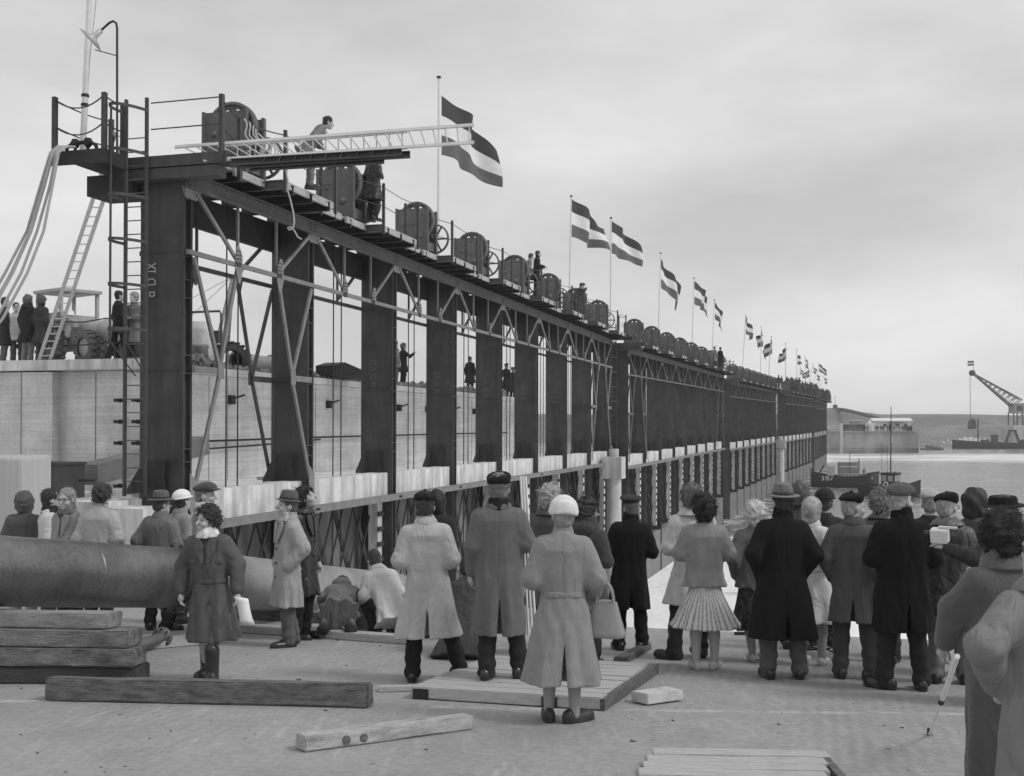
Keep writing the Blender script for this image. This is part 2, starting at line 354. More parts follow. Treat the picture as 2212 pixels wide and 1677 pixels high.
def column_mesh():
    m = MB(); b0 = -8.2
    m.bx(0, .03, 0, .95, b0, H - .02); m.bx(.24, .27, .003, .947, b0, H - .02)
    m.bx(.03, .24, .10, .13, b0, H - .03); m.bx(.03, .24, .82, .85, b0, H - .03)
    m.bx(-.014, 0, -.004, .10, b0, H); m.bx(.27, .284, -.004, .10, b0, H)
    m.bx(-.012, 0, .86, .954, b0, H)
    for z in (.0, 1.25, 1.5, 2.95, 3.3, 4.4, 4.75, 5.2, 6.3, -1.5, -3., -4.5, -6): m.bx(.032, .238, .004, .098, z, z + .02)
    for z in (1.28, 3.02, 5.28): m.bx(-.02, -.002, .12, .84, z, z + .035)       # plate joints
    return m.mesh('column', STEEL_C)
COLM = column_mesh()
def bolt_cluster(mb, u, w_, n, su, sw, v=-.145):
    for a in range(n):
        for b in range(n): mb.bx(u + (a - n / 2) * su - .014, u + (a - n / 2) * su + .014, v - .012, v, w_ + (b - n / 2) * sw - .014, w_ + (b - n / 2) * sw + .014)
def truss_plane(root, v, near, m_ch, m_d, lvl):
    """chord, mid rail, verticals and diagonals in one of the two side planes"""
    Lg = BL * NB + .27; mb = MB(); s = -1 if near else 1
    if near:
        mb.bx(-.02, Lg, v - .06, v - .02, 6.5, 6.8); mb.bx(-.02, Lg, v - .14, v - .061, 6.77, 6.802); mb.bx(-.02, Lg, v - .14, v - .061, 6.498, 6.53)
    else: mb.bx(.02, Lg, v + .005, v + .06, 6.1, 6.79); mb.bx(.02, Lg, v - .06, v + .004, 6.1, 6.13)
    mb.build('top_chord', m_ch, root)
    mr_ = MB().bx(0, Lg, v - .10, v - .03, 5.24, 5.33) if near else MB().bx(0, Lg, v + .01, v + .07, 5.24, 5.33)
    mr_.build('mid_rail', m_d, root)
    vv = v - .065 if near else v + .04
    def part(name, a, b, wd, t, mm=m_d): MB().bar(a, b, t, wd, up=(b[0] - a[0], 0, b[2] - a[2]) and (0, 0, 1)).build(name, mm, root)
    for k in range(NB):
        u0 = k * BL + .13; n1, n2 = u0 + BL * .33, u0 + BL * .67
        if lvl < 3 or near:
            part('diagonal', (u0 + .12, vv, 6.5), (n1 - .05, vv, 5.4), .075, .05); part('diagonal', (u0 + BL - .12, vv, 6.5), (n2 + .05, vv, 5.4), .075, .05)
            for n_ in (n1, n2): part('vertical', (n_ + (.06 if n_ == n1 else -.06), vv + (.03 if near else -.03), 5.33), (n_ + (.06 if n_ == n1 else -.06), vv + (.03 if near else -.03), 6.5), .05, .05)
        if near and lvl < 3:
            for n_, d in ((n1, -1), (n2, 1)):
                MB().prism([(-.16 * 1, 0), (.13, 0), (.13, .16), (.0, .34), (-.10, .34)] if d < 0 else [(-.13, 0), (.16, 0), (.10, .34), (0, .34), (-.13, .16)], .012, (n_, v - .1, 5.33), (1, 0, 0), (0, 0, 1)).build('gusset_plate', m_d, root)
            MB().prism([(-.34, 0), (.34, 0), (.2, -.2), (-.2, -.2)], .012, (u0, v - .062, 6.5), (1, 0, 0), (0, 0, 1)).build('gusset_plate', m_d, root)
    # braces of the end bays
    for k in (0, NB - 1):
        u0 = k * BL + .13; n1, n2 = u0 + BL * .33, u0 + BL * .67
        if lvl >= 3: continue
        for a, n_, kx in ((u0 + .1, n1, u0 + 1.05), (u0 + BL - .1, n2, u0 + BL - 1.05)):
            part('brace', (a, vv, 5.2), (kx, vv, 3.1), .09, .05); part('brace', (n_, vv, 5.2), (kx, vv, 3.1), .09, .05)
            part('brace', (kx, vv, 3.0), (a + (.06 if a < u0 + 1 else -.06), vv, .75), .09, .05); part('brace', (a, vv, 3.05), (kx, vv, 3.05), .13, .04)
            MB().box((kx, vv - .03 * (1 if near else -1), 3.05), (.22, .012, .3)).build('gusset_plate', m_d, root)
            if near:
                MB().prism([(-.14, 0), (.14, 0), (.14, .55), (-.14, .75)], .014, (a, v - .08, .3), (1, 0, 0), (0, 0, 1)).build('foot_plate', m_d, root)
            if n_ and lvl < 3: MB().prism([(-.16, 0), (.16, 0), (.04, -.34), (-.04, -.34)], .012, (n_, vv - .04, 5.24), (1, 0, 0), (0, 0, 1)).build('gusset_plate', m_d, root)
BOARD = mat('deck_board', .36, .85, .25, 5, .3, 30, fine=.1)
def caisson(i):
    X, Y, z, th, dip = CA[i]; lvl = i + 1
    root = empty('gate_caisson', (X, Y, CZ + z), (0, dip, R(90 - th))); ROOTS.append(root)
    tag(root, ['steel gantry of nearest gate caisson with caged ladder at its end', 'second gate caisson in the row, behind the first thick white pile',
               'third gate caisson in the row, between the second caisson and the far white pile', 'fourth gate caisson in the row, just past the far white pile',
               'farthest gate caisson at the end of the row, near the spray'][i], 'caisson', 'gate caissons in a row')
    for k in range(NB + 1):
        c = obj('column', COLM, root, (k * BL, 0, 0))
    truss_plane(root, 0, True, STEEL_M, STEEL_L if i == 0 else STEEL_M, lvl)  # water-side truss in paler steel: light on it is put into the colour
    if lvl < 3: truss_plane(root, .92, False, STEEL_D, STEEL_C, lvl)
    Lg = BL * NB + .27
    lb = MB(); lb.bx(-.1, Lg, -.2, -.17, -.085, .085); lb.bx(-.1, Lg, -.169, -.05, .055, .085); lb.bx(-.1, Lg, -.169, -.05, -.085, -.055)
    lb.build('lower_beam', STEEL_L, root)  # paler steel carries the light from above and right in its colour
    # deck: joists, boards, edge boards, posts, cables
    jm = MB(); jm.bx(-.05, .05, -.6, 1.2, 6.98, 7.0); jm.bx(-.05, .05, -.6, 1.2, 6.81, 6.83); jm.bx(-.012, .012, -.6, 1.2, 6.83, 6.98); JM = jm.mesh('joist', STEEL_D)
    jm = MB(); jm.bx(-.05, .05, -1.02, 1.2, 6.98, 7.0); jm.bx(-.05, .05, -1.02, 1.2, 6.80, 6.82); jm.bx(-.012, .012, -1.02, 1.2, 6.82, 6.98); JL = jm.mesh('joist', STEEL_D)
    EB = MB().bx(0, 1.16, -.03, .03, -.075, .075).mesh('edge_board', BOARD)
    PO = MB().bx(-.035, .035, -.03, .03, -.2, 1.08).mesh('railing_post', STEEL)
    XB = MB().bx(-.03, .03, 0, .42, -.09, .09).bx(-.07, .07, 0, .42, .07, .092).bx(-.07, .07, 0, .42, -.092, -.07).mesh('end_joist', STEEL_M)
    BM = [MB().bx(0, BL - .01, 0, .19, 0, .045).mesh('deck_board', WOOD)]
    rail_pts = []
    OB = MB().bx(0, 2.36, -.9, -.5, 7.01, 7.05).mesh('deck_board', WOOD)
    for k in range(NB):
        u0 = k * BL
        for q in range(6): obj('joist', JL if q in (3, 4, 5) else JM, root, (u0 + .2 + q * .87 + (.0 if q < 3 else -.35), 0, 0))
        for q in range(8): obj('deck_board', BM[0], root, (u0, -.49 + q * .2, 7.003))
        for q, (u, v) in enumerate(((.85, -.56), (2.12, -.96), (3.32, -.96), (4.6, -.56))):
            obj('edge_board', EB, root, (u0 + u, v, 6.97))
            for du in ((0.,) if q in (1, 3) else (1.2,) if q == 2 else ()): obj('railing_post', PO, root, (u0 + u + du, v - .05, 7.0)); rail_pts.append((u0 + u + du, v - .05))
        obj('end_joist', XB, root, (u0 + 2.1, -.98, 6.95)); obj('deck_board', OB, root, (u0 + 2.12, 0, 0))
    if i < 3:
        mb = MB()
        pts = rail_pts
        for a, b in zip(pts[:-1], pts[1:]):
            for hh in (7.98, 7.5):
                mid = ((a[0] + b[0]) / 2, (a[1] + b[1]) / 2, hh - .04); mb.tube([(a[0], a[1], hh), mid, (b[0], b[1], hh)], .011, 4, False)
        mb.build('railing_cable', STEEL, root)
    # hoist ropes
    RP = MB().tube([(0, 0, 7.0), (0, 0, -3.)], .017, 5, False).mesh('hoist_rope', STEEL_D)
    for k in range(NB):
        if lvl < 3:
            obj('hoist_rope', RP, root, (k * BL + 2.25, .42, 0)); obj('hoist_rope', RP, root, (k * BL + 2.72, .42, 0))
    # concrete between and below the columns
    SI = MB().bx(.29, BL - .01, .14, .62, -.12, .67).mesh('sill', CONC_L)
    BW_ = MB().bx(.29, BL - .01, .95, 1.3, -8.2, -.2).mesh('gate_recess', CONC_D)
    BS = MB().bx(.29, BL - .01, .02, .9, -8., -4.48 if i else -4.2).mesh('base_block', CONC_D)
    ST = MB().bx(-.50, -.2, .22, .5, -4.2, -.13).mesh('pier_strip', CONC_L)
    RK = MB()
    for q in range(10): RK.bx(-.54, -.16, .17, .22, -.52 - q * .42, -.4 - q * .42)
    RK = RK.mesh('rack', BLACK)
    KN = MB().prism([(0, 0), (-.62, 0), (-.62, .06), (-.05, .62), (0, .62)], .03, (0, .84, .67), (1, 0, 0), (0, 0, 1))
    KN.prism([(0, 0), (0, .62), (.12, .66), (.2, .6), (.16, .3), (.22, 0)], .03, (-.12, .50, .67), (0, -1, 0), (0, 0, 1)); KN = KN.mesh('knee_plate', STEEL_D)
    lat = MB()
    for q in range(-3, 5):
        a = (q * 1.25, -.2); b = (q * 1.25 + 2.3, -4.5)
        def clip(a, b):
            t0, t1 = 0, 1; dx = b[0] - a[0]
            for lim, sg in ((.32, 1), (BL - .56, -1)):
                ta = (lim - a[0]) / dx
                if (dx > 0) == (sg > 0): t0 = max(t0, ta)
                else: t1 = min(t1, ta)
            if t1 - t0 < .08: return None
            return [(a[0] + dx * t, .5, a[1] + (b[1] - a[1]) * t) for t in (t0, t1)]
        c = clip(a, b)
        if c: lat.bar(c[0], c[1], .04, .17)
        for off in (0, .6):
            c = clip((q * 1.25 + 2.3 + off, -.2), (q * 1.25 + off, -4.5))
            if c: lat.bar((c[0][0], .44, c[0][2]), (c[1][0], .44, c[1][2]), .03, .05)
    LA = lat.mesh('gate_lattice', STEEL_D)
    for k in range(NB):
        u0 = k * BL
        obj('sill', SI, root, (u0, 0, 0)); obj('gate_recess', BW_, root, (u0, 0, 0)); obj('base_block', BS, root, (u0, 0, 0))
        obj('pier_strip', ST, root, (u0 + BL, 0, 0)); obj('rack', RK, root, (u0 + BL, 0, 0))['kind'] = 'stuff'; obj('gate_lattice', LA, root, (u0, 0, 0))
        obj('knee_plate', KN, root, (u0 + BL, 0, 0))
    obj('knee_plate', KN, root, (0, 0, 0))
    # end platform
    e = MB(); e.bx(-.35, .6, -1.1, 1.2, 7.0, 7.06); e.bx(-.37, -.33, -1.1, 1.2, 6.84, 7.0); e.bx(-.35, .0, -.9, 1.2, 6.62, 6.82); e.build('end_platform', STEEL, root)
    e = MB(); e.bx(BL * NB + .02, BL * NB + .9, -1.1, 1.2, 7.0, 7.06); e.bx(BL * NB + .9, BL * NB + .94, -1.1, 1.2, 6.84, 7.0); e.build('end_platform', STEEL, root)
    # caged ladder at the near end
    la = MB(); u = -.42
    for v in (.55, 1.0): la.bx(u - .03, u + .03, v - .025, v + .025, .62 if i == 0 else -3, 8.15)
    lad = la.build('access_ladder', STEEL, root)
    RG = MB().tube([(u, .55, 0), (u, 1.0, 0)], .012, 5).mesh('rung', STEEL_M)
    for q in range(26): obj('rung', RG, lad, (0, 0, .9 + q * .26))
    ho = MB()
    for k in range(15):
        a = math.pi * k / 14; 
    pts = [(u - .62 * math.sin(math.pi * k / 12), .775 + .26 * math.cos(math.pi * k / 12) + .1 * math.sin(math.pi * k / 12), 0) for k in range(13)]
    for a, b in zip(pts[:-1], pts[1:]): ho.bar(a, b, .012, .055)
    HM = ho.mesh('hoop', STEEL)
    for q in range(6): obj('hoop', HM, lad, (0, 0, 3.75 + q * .83))
    cg = MB()
    for k in (3, 6, 9): cg.tube([(pts[k][0], pts[k][1], 3.5), (pts[k][0], pts[k][1], 7.92)], .014, 5)
    cg.tube([pts[6][:2] + (3.5,), (u, .775, 2.9)], .014, 5); cg.tube([pts[9][:2] + (3.5,), (u, .55, 2.9)], .014, 5)
    cg.build('cage_bar', STEEL, lad)
    return root
for i in range(5): caisson(i)
C1 = ROOTS[0]
# rivets and chalk marks of the nearest gantry
mb = MB()
for k in range(NB + 1):
    u = k * BL + .13; bolt_cluster(mb, u, 6.66, 4, .11, .07, -.061); bolt_cluster(mb, u - .25, 6.47, 2, .08, .07, -.075); bolt_cluster(mb, u + .25, 6.47, 2, .08, .07, -.075)
    for q in range(1, 4): mb.bx(u + q * 1.3 - .012, u + q * 1.3 + .012, -.072, -.061, 6.55, 6.58); mb.bx(u + q * 1.3 - .012, u + q * 1.3 + .012, -.072, -.061, 6.72, 6.75)
    for q in range(6): mb.bx(u - .1 + q * .04, u - .08 + q * .04, -.21, -.2, -.03, .03)
    for s_ in (.33, .67): bolt_cluster(mb, u + BL * s_, 5.52, 3, .07, .08, -.112); bolt_cluster(mb, u + BL * s_, 5.30, 4, .06, .04, -.101)
mb.build('rivets', STEEL_D, C1)['kind'] = 'stuff'
for k, tx in enumerate(['o D IX', '', 'o D VII', 'o D VI', 'o D V', 'o D IV', 'o D III']):
    if not tx: continue
    m = MB(); letters(m, tx, (k * BL - .024, .62 if k == 0 else .5, 4.45 if k == 0 else 3.1), (0, 0, 1), (0, 1, 0), .17, .018, (1, 0, 0)); m.build('chalk_mark', mat('chalk%d' % (k == 0), .5 if k == 0 else .14), C1)['kind'] = 'stuff'
# ---- concrete body of the nearest caisson behind the gantry
body = empty('concrete_wall', LOC(0, 4.9, 4.06, 0), C1.rotation_euler); tag(body, 'pale board marked concrete wall standing behind the nearest steel gantry', 'wall')
BT = 3.53
m = MB(); m.bx(0, 36, 0, 14, -8, BT - .22); m.bx(-.35, 36, -.02, 14, BT - .21, BT); m.build('wall_body', CONC, body)
m = MB(); m.bx(-.3, 0, 2.6, 4.4, -8, BT - .24); m.bx(-.55, 0, 5.9, 14, -8, BT - .23); m.build('buttress', CONC, body)
m = MB(); m.bx(-4.7, 35.5, -3.4, -.01, .3, .5); m.build('ledge', CONC, body)
JT = mat('joint_shadow', .22, .9)
for vv in (1.55, 3.5, 5.2, 7.6): MB().bx(-.008 - (.3 if 2.6 < vv < 4.4 else .55 if vv > 5.9 else 0), .0, vv, vv + .025, -2, BT - .25).build('wall_joint', JT, body)
for uu in (2.6, 3.55, 8.9, 14.2, 19.5, 24.8, 30.1): MB().bx(uu, uu + .025, -.008, .0, .5, BT - .25).build('wall_joint', JT, body)
# coping strip on the wall's end and bracket, anchor bars, rail on the face
m = MB(); m.bx(-.45, -.352, 0, 8.6, BT - .2, BT + .05); m.build('coping', CONC_L, body)
m = MB(); m.prism([(0, 0), (0, -.75), (-.35, -.75), (-.55, -.2), (-1.5, 0)], .35, (-.46, 6.0, BT - .0), (0, 1, 0), (0, 0, 1)); m.build('bracket', STEEL_D, body)
AB = MB().bx(-.32, .0, -.02, .02, -.02, .02).bx(-.16, -.12, -.05, .05, -.05, .05).bx(-.34, -.3, -.05, .05, -.04, .04).mesh('anchor_bar', BLACK)
for q in range(8): 
    for vv in (.25, .75): obj('anchor_bar', AB, body, (-.01, vv, BT - .95 - q * .52))
HK = MB().bx(-.1, .1, -.14, 0, -.15, .1).bar((0, -.1, 0), (.3, -.3, .12), .05, .05).mesh('hook_plate', BLACK)
for q in range(9): obj('hook_plate', HK, body, (.6 + q * 3.05, 0, BT - .82))
m = MB()
m.tube([(.2, -.14, 1.55), (9, -.16, 1.62), (18, -.14, 1.66), (30, -.15, 1.7)], .03, 5); m.tube([(.2, -.12, 1.32), (5, -.14, 1.42), (9, -.13, 1.55)], .025, 5); m.build('pipe_rail', STEEL_D, body)
# ledge at the end of the caisson towards the quay, its blocks and steel boxes
led = empty('concrete_ledge', LOC(0, -1.2, 0, 0), C1.rotation_euler); tag(led, 'pale concrete ledge with a square niche under the caged ladder', 'concrete ledge')
m = MB(); m.bx(0, 1.35, .9, 9., -8, .55); m.bx(.0, .8, .05, .89, -8, .45); m.build('ledge_body', CONC_L, led)
m = MB(); m.bx(-.012, .0, 1.0, 1.75, -.75, -.05); m.build('niche', CONC_D, led)  # flat dark panel: the shade of the recess is put into its colour
m = MB(); m.bx(-.05, 0, .92, 1.0, -.9, .0); m.bx(-.05, 0, 1.75, 1.83, -.9, .0); m.bx(-.05, -.001, 1.0, 1.75, -.05, .03); m.build('niche_frame', CONC_L, led)
for a, b, hh in ((2.2, 3.1, .95), (4.3, 5.0, 1.15)):
    t = empty('steel_box', LOC(0, -.6, a, .55), C1.rotation_euler); tag(t, 'dark steel box on the concrete ledge, %s' % ('nearer the ladder' if a < 3 else 'farther left'), 'steel box')
    m = MB(); m.bx(0, .6, 0, b - a, .003, hh - .3); m.build('box_body', STEEL, t); MB().bx(-.03, .63, -.03, b - a + .03, hh - .297, hh - .25).build('box_lid', STEEL, t)
    MB().tube([(.3, -.1, .35), (.3, -.45, .35)], .03, 6).build('box_spout', STEEL_D, t)
# planks lying on the ledge behind the sill
for q, (u, v, l, a) in enumerate([(1.0, 1.6, 2.2, 4), (1.6, 2.1, 2.6, -3), (6.0, 1.4, 1.5, 8), (6.6, 1.9, 1.9, 0), (11.3, 1.3, 1.2, 10), (16.8, 1.3, 1.4, -6), (22.0, 1.4, 1.2, 3)]):
    t = obj('loose_plank', MB().bx(0, l, 0, .22, .003, .08).mesh('plank', WOOD), None, LOC(0, u, v, .51 + .085 * (q % 2)), (0, 0, C1.rotation_euler.z + R(a)))
    tag(t, 'weathered plank lying on the ledge in the %s gantry bay, %s' % (NTH[int(u // BL)], 'outer one' if q % 2 else 'inner one'), 'plank', 'planks on the ledge')
# big inclined steel trough in the first bay
t = obj('steel_trough', MB().bx(0, 4.2, 0, .5, 0, .42).mesh('trough', mat('trough_steel', .2, .7)), None, LOC(0, .7, 2.4, .75), (0, R(-7) , C1.rotation_euler.z)); tag(t, 'grey box girder lying at a slant behind the first gantry bay', 'girder')
# ---- thick white piles
def pile(px, Y, top, r, lab):
    p0 = P(px, top, Y); p0.z = WZ; t = empty('mooring_pile', p0); tag(t, lab, 'pile', 'white mooring piles'); zt = P(px, top, Y).z - p0.z
    M = mat('pile_paint', .58, .7, .15, 2, .15, 20, stains=.3)
    m = MB(); m.lathe([(r, -1), (r, zt - 1.6), (r * .98, zt - 1.55)], n=24); m.build('shaft', M, t)
    m = MB(); m.box((0, 0, zt - 1.0), (2.6 * r, 2.6 * r, 1.15), (0, 0, R(-18))); m.build('cap_block', M, t)
    m = MB(); m.lathe([(0, zt), (r * .66, zt), (r * .66, zt - .44)], n=16); m.build('stub', mat('pile_stub', .4), t)
pile(1326, 59.2, 970, .40, 'thick white round pile with square cap before the first caisson joint')
pile(1686, 150., 943, .52, 'distant white round pile with square cap at the third caisson joint')
# ================================================================ things on the gantry deck
DK = 7.055
def v_px(u, px, w_=7.):
    lo, hi = -4., 14.
    for _ in range(40):
        md = (lo + hi) / 2; q = LOC(0, u, md, w_)
        if CX + F * q.x / q.y > px: lo = md
        else: hi = md
    return lo
VA_, VB_, VP_ = v_px(-1.05, 117), v_px(-1.05, 224), v_px(-.55, 178)
def winch_proto():
    t = empty('gate_winch'); hw, hp = .48, 1.30
    PL = MB().bx(-.02, .02, -hw, hw, 0, hp).bx(-.05, .05, -hw - .03, -hw + .03, 0, hp + .02).bx(-.05, .05, hw - .03, hw + .03, 0, hp + .02).bx(-.05, .05, -hw, hw, 0, .06).mesh('side_plate', STEEL_W)
    obj('side_plate', PL, t, (-.3, 0, 0)); obj('side_plate', PL, t, (.42, 0, 0))
    m = MB(); m.bx(-.28, .4, -hw + .04, -hw + .07, .1, .35); m.bx(-.28, .4, hw - .07, hw - .04, 0, 1.1); m.bx(-.28, .4, -hw + .09, hw - .09, .02, .06); m.build('drum_guard', STEEL_W, t)
    # big gear wheel standing above the plates
    m = MB(); c = (-.14, -.08, .97); ax = (1, 0, 0)
    m.lathe([(.50, -.07), (.56, -.07), (.56, .07), (.50, .07), (.50, -.07)], c, ax, 32)
    m.lathe([(0, -.012), (.34, -.012), (.34, .012), (0, .012)], c, ax, 32, smooth=False); m.lathe([(.43, -.012), (.5, -.012), (.5, .012), (.43, .012), (.43, -.012)], c, ax, 32, smooth=False)
    for k in range(10):
        a = 2 * math.pi * k / 10; m.lathe([(.335, -.012), (.435, -.012), (.435, .012), (.335, .012), (.335, -.012)], c, ax, 5, a + .11, a + .52, smooth=False)
    m.lathe([(0, -.16), (.08, -.16), (.08, .16), (0, .16)], c, ax, 12); m.build('gear_wheel', STEEL_W, t)
    m = MB(); m.lathe([(0, -.26), (.3, -.26), (.3, -.22), (.2, -.22), (.2, .3), (.3, .3), (.3, .36), (0, .36)], (.06, 0, .5), ax, 18); m.build('rope_drum', STEEL_D, t)
    m = MB(); c = (.66, -.36, .55); m.lathe([(.40, -.03), (.45, -.03), (.45, .03), (.40, .03), (.40, -.03)], c, ax, 24)
    for k in range(6):
        a = math.pi * k / 3; m.bar(c, (c[0], c[1] + .42 * math.cos(a), c[2] + .42 * math.sin(a)), .03, .05)
    m.lathe([(0, -.3), (.05, -.3), (.05, .08), (0, .08)], c, ax, 10); m.build('hand_wheel', STEEL_W, t)
    MB().lathe([(.11, -.03), (.11, .0), (.07, .01), (.07, .05), (0, .06)], (-.33, -.2, .5), (-1, 0, 0), 14).build('bearing_cap', STEEL_W, t); m = MB(); m.lathe([(.07, -.02), (.07, .0), (.04, .03), (0, .03)], (-.33, .24, .85), (-1, 0, 0), 12); m.build('bearing_cap', STEEL_W, t)
    m = MB(); m.bx(.5, .95, .0, .45, .03, .33); m.lathe([(0, 0), (.13, 0), (.13, .4), (0, .4)], (.7, -.15, .2), (0, 1, 0), 12); m.build('motor', STEEL_D, t)
    return t
STEEL_W = mat('winch_steel', .125, .6, .2, 2.5, .1, 50, stains=.2, spec=.4)
wp = winch_proto(); first = True
for i in range(5):
    for k in range(NB):
        t = wp if first else copy_tree(wp); first = False
        t.location = LOC(i, 1.75 + k * BL, .0, DK); t.rotation_euler = ROOTS[i].rotation_euler
        tag(t, 'gate winch with half round gear wheel, %s from the near end of the %s caisson' % (NTH[k], ORD[i]), 'winch', 'gate winches along the gantry deck')
# ---- end platform towards the quay with posts and chains (part of the nearest caisson)
m = MB(); m.bx(-1.1, .6, VB_ - .04, VA_ + .05, 6.99, 7.05); m.bx(-1.13, -1.09, VB_ - .06, VA_ + .05, 6.8, 7.06); m.bx(-1.1, .6, VB_ - .07, VB_ - .045, 6.8, 7.04); m.build('end_platform', STEEL_D, C1)
m = MB(); m.bx(-.25, .5, .98, 2.0, 6.4, 6.79); m.build('end_girder', STEEL_D, C1)
PO2 = MB().bx(-.035, .035, -.035, .035, -.2, 1.05).bx(-.05, .05, -.045, -.034, -.2, 1.05).mesh('railing_post', STEEL)
pp = {}
for k, (u, v, w_) in {'a': (-1.05, VA_, 7.06), 'b': (-1.05, VB_, 7.06), 'c': (-.36, 1.12, 7.06), 'd': (-.36, -1.0, 7.06), 'e': (.95, -.62, 7.0), 'f': (.5, VA_ - .1, 7.05)}.items():
    obj('railing_post', PO2, C1, (u, v, w_)); pp[k] = Vector((u, v, w_))
m = MB()
def chain(m, a, b, sag, r=.014): m.tube([a.lerp(b, t) - Vector((0, 0, sag * 4 * t * (1 - t))) for t in [k / 8 for k in range(9)]], r, 5, False)
for hh in (1.0, .5):
    z = Vector((0, 0, hh))
    chain(m, pp['a'] + z, pp['b'] + z, .2); chain(m, pp['a'] + z, pp['f'] + z, .05); chain(m, pp['b'] + z, pp['c'] + z, .02)
    chain(m, pp['c'] + z + Vector((0, -.62, 0)), pp['d'] + z, .0); chain(m, pp['d'] + z, pp['e'] + z, .03); chain(m, pp['e'] + z, Vector((2.1, -.97, 7.)) + z * .98, .03)
m.build('railing_cable', STEEL, C1)
# cast fairlead on the left platform
t = empty('fairlead', LOC(0, -.85, VA_ - .45, 7.055), C1.rotation_euler); tag(t, 'dark cast fairlead with two round knobs on the end platform', 'fairlead')
m = MB()
for s_ in (-.14, .14): m.lathe([(0, .3), (.06, .29), (.09, .22), (.06, .14), (.03, .12), (.03, .0)], (0, s_, 0), n=12)
m.tube([(0, -.14, .22), (0, .14, .22)], .04, 8); m.build('bollard_body', STEEL_D, t)
MB().tube([(0, .2, .22), (0, .32, .14), (0, .34, 0)], .035, 6).build('horn', STEEL_D, t); m = MB(); m.tube([(0, -.2, .22), (0, -.32, .14), (0, -.34, 0)], .035, 6); m.build('horn', STEEL_D, t)
# ---- tall pole at the near end
b0 = LOC(0, -.55, VP_, 7.06); t = empty('flag_pole', b0); tag(t, 'thick pale pole rising out of the picture from the end platform', 'pole')
top = P(196, -60, b0.y); MB().tube([b0, b0.lerp(top, .5), top], [.062, .055, .048], 12).build('pole', POLEW, t, world=True)
m = MB(); m.tube([b0 + Vector((.05, -.03, .5)), b0.lerp(top, .55) + Vector((.06, 0, 0)), top + Vector((.16, 0, 0))], .006, 4, False); m.build('halyard', STEEL_L, t, world=True)
for dz in (1.02, 1.2): MB().lathe([(.066, -.03), (.078, 0), (.066, .03)], b0 + (top - b0).normalized() * dz, n=12).build('lashing', STEEL_D, t, world=True)
# ---- deck lamp
Yl = 20.45; t = empty('deck_lamp', P(253, 330, Yl)); tag(t, 'tilted enamel lamp shade on a bent pipe above the end platform', 'lamp')
MB().tube([P(253, 330, Yl), P(253, 62, Yl), P(251, 50, Yl), P(244, 46, Yl), P(236, 50, Yl), P(217, 67, Yl)], .022, 8).build('lamp_pipe', STEEL_D, t, world=True)
ax = (P(190, 90, Yl) - P(219, 64, Yl)).normalized()
m = MB(); m.lathe([(.0, 0), (.05, .0), (.055, .16), (.09, .19), (.26, .27), (.25, .275), (.08, .2), (0, .2)], P(219, 65, Yl), ax, 24); m.build('lamp_shade', mat('enamel', .4, .35, .1), t, world=True)
MB().tube([P(205, 108, Yl), P(253, 121, Yl)], .01, 5).build('lamp_stay', STEEL_D, t, world=True)
# ---- hoses hanging off the platform
t = empty('hose_bundle', LOC(0, -1.0, VA_, 7.06)); tag(t, 'bundle of pale hoses hanging off the left end of the platform', 'hoses')
Yh0 = LOC(0, -1.15, VA_, 7).y
for k in range(5):
    d = (k - 2) * 4. + [0, 1.5, -1.2, 2.5, 4][k]; Yh = Yh0 - .09 * k
    pts = [P(150 + d, 318, Yh + .25), P(132 + d, 317, Yh), P(116 + d * .9, 330, Yh - .1), P(98 + d * (1.3 + .25 * (k % 2)), 400, Yh - .2), P(70 + d * (1.5 + .5 * (k % 3)), 500, Yh - .35), P(30 + d * 2.4, 590, Yh - .5), P(-25 + d * 2.5, 690, Yh - .7), P(-120 + d * 2, 800, Yh - 1)]
    MB().tube(pts, .025, 8).build('hose', mat('hose_rubber', .34, .6, .15, 3), t, world=True)
# ---- ladders
def ladder(name, a0, b0, a1, b1, n, label, extra=0, rr=.024):
    t = empty(name, a0); tag(t, label, 'ladder')
    MB().bar(a0, a1, rr * 1.2, rr * 2.6, up=(Vector(b0) - Vector(a0))).build('rail', ALU, t, world=True); MB().bar(b0, b1, rr * 1.2, rr * 2.6, up=(Vector(b0) - Vector(a0))).build('rail', ALU, t, world=True)
    for k in range(n):
        f = (k + .6) / n; MB().tube([Vector(a0).lerp(a1, f), Vector(b0).lerp(b1, f)], .014, 6, False).build('rung', ALU, t, world=True)
    return t
def v_for(px, u):
    lo, hi = 0., 14.
    for _ in range(40):
        md = (lo + hi) / 2; q = LOC(0, u, md, BT)
        if CX + F * q.x / q.y > px: lo = md
        else: hi = md
    return lo
vA = v_for(84, 4.62); vB = v_for(108, 4.62); q1 = LOC(0, 4.62, vA, BT + .06); q2 = LOC(0, 4.62, vB, BT + .06)
ladder('leaning_ladder', q1, q2, P(250, 285, 22.2), P(273, 285, 22.1), 26, 'pale metal ladder leaning from the concrete wall up to the gantry platform', rr=.03)
ladder('carried_ladder', P(378, 318, 20.9), P(440, 347, 20.7), P(1024, 270, 20.4), P(1024, 308, 20.4), 25, 'long pale ladder held level out over the water by the bending worker')
ladder('carried_ladder', P(470, 316, 20.95), P(470, 346, 20.9), P(880, 284, 20.6), P(880, 319, 20.6), 15, 'shorter pale ladder lying against the long level one')
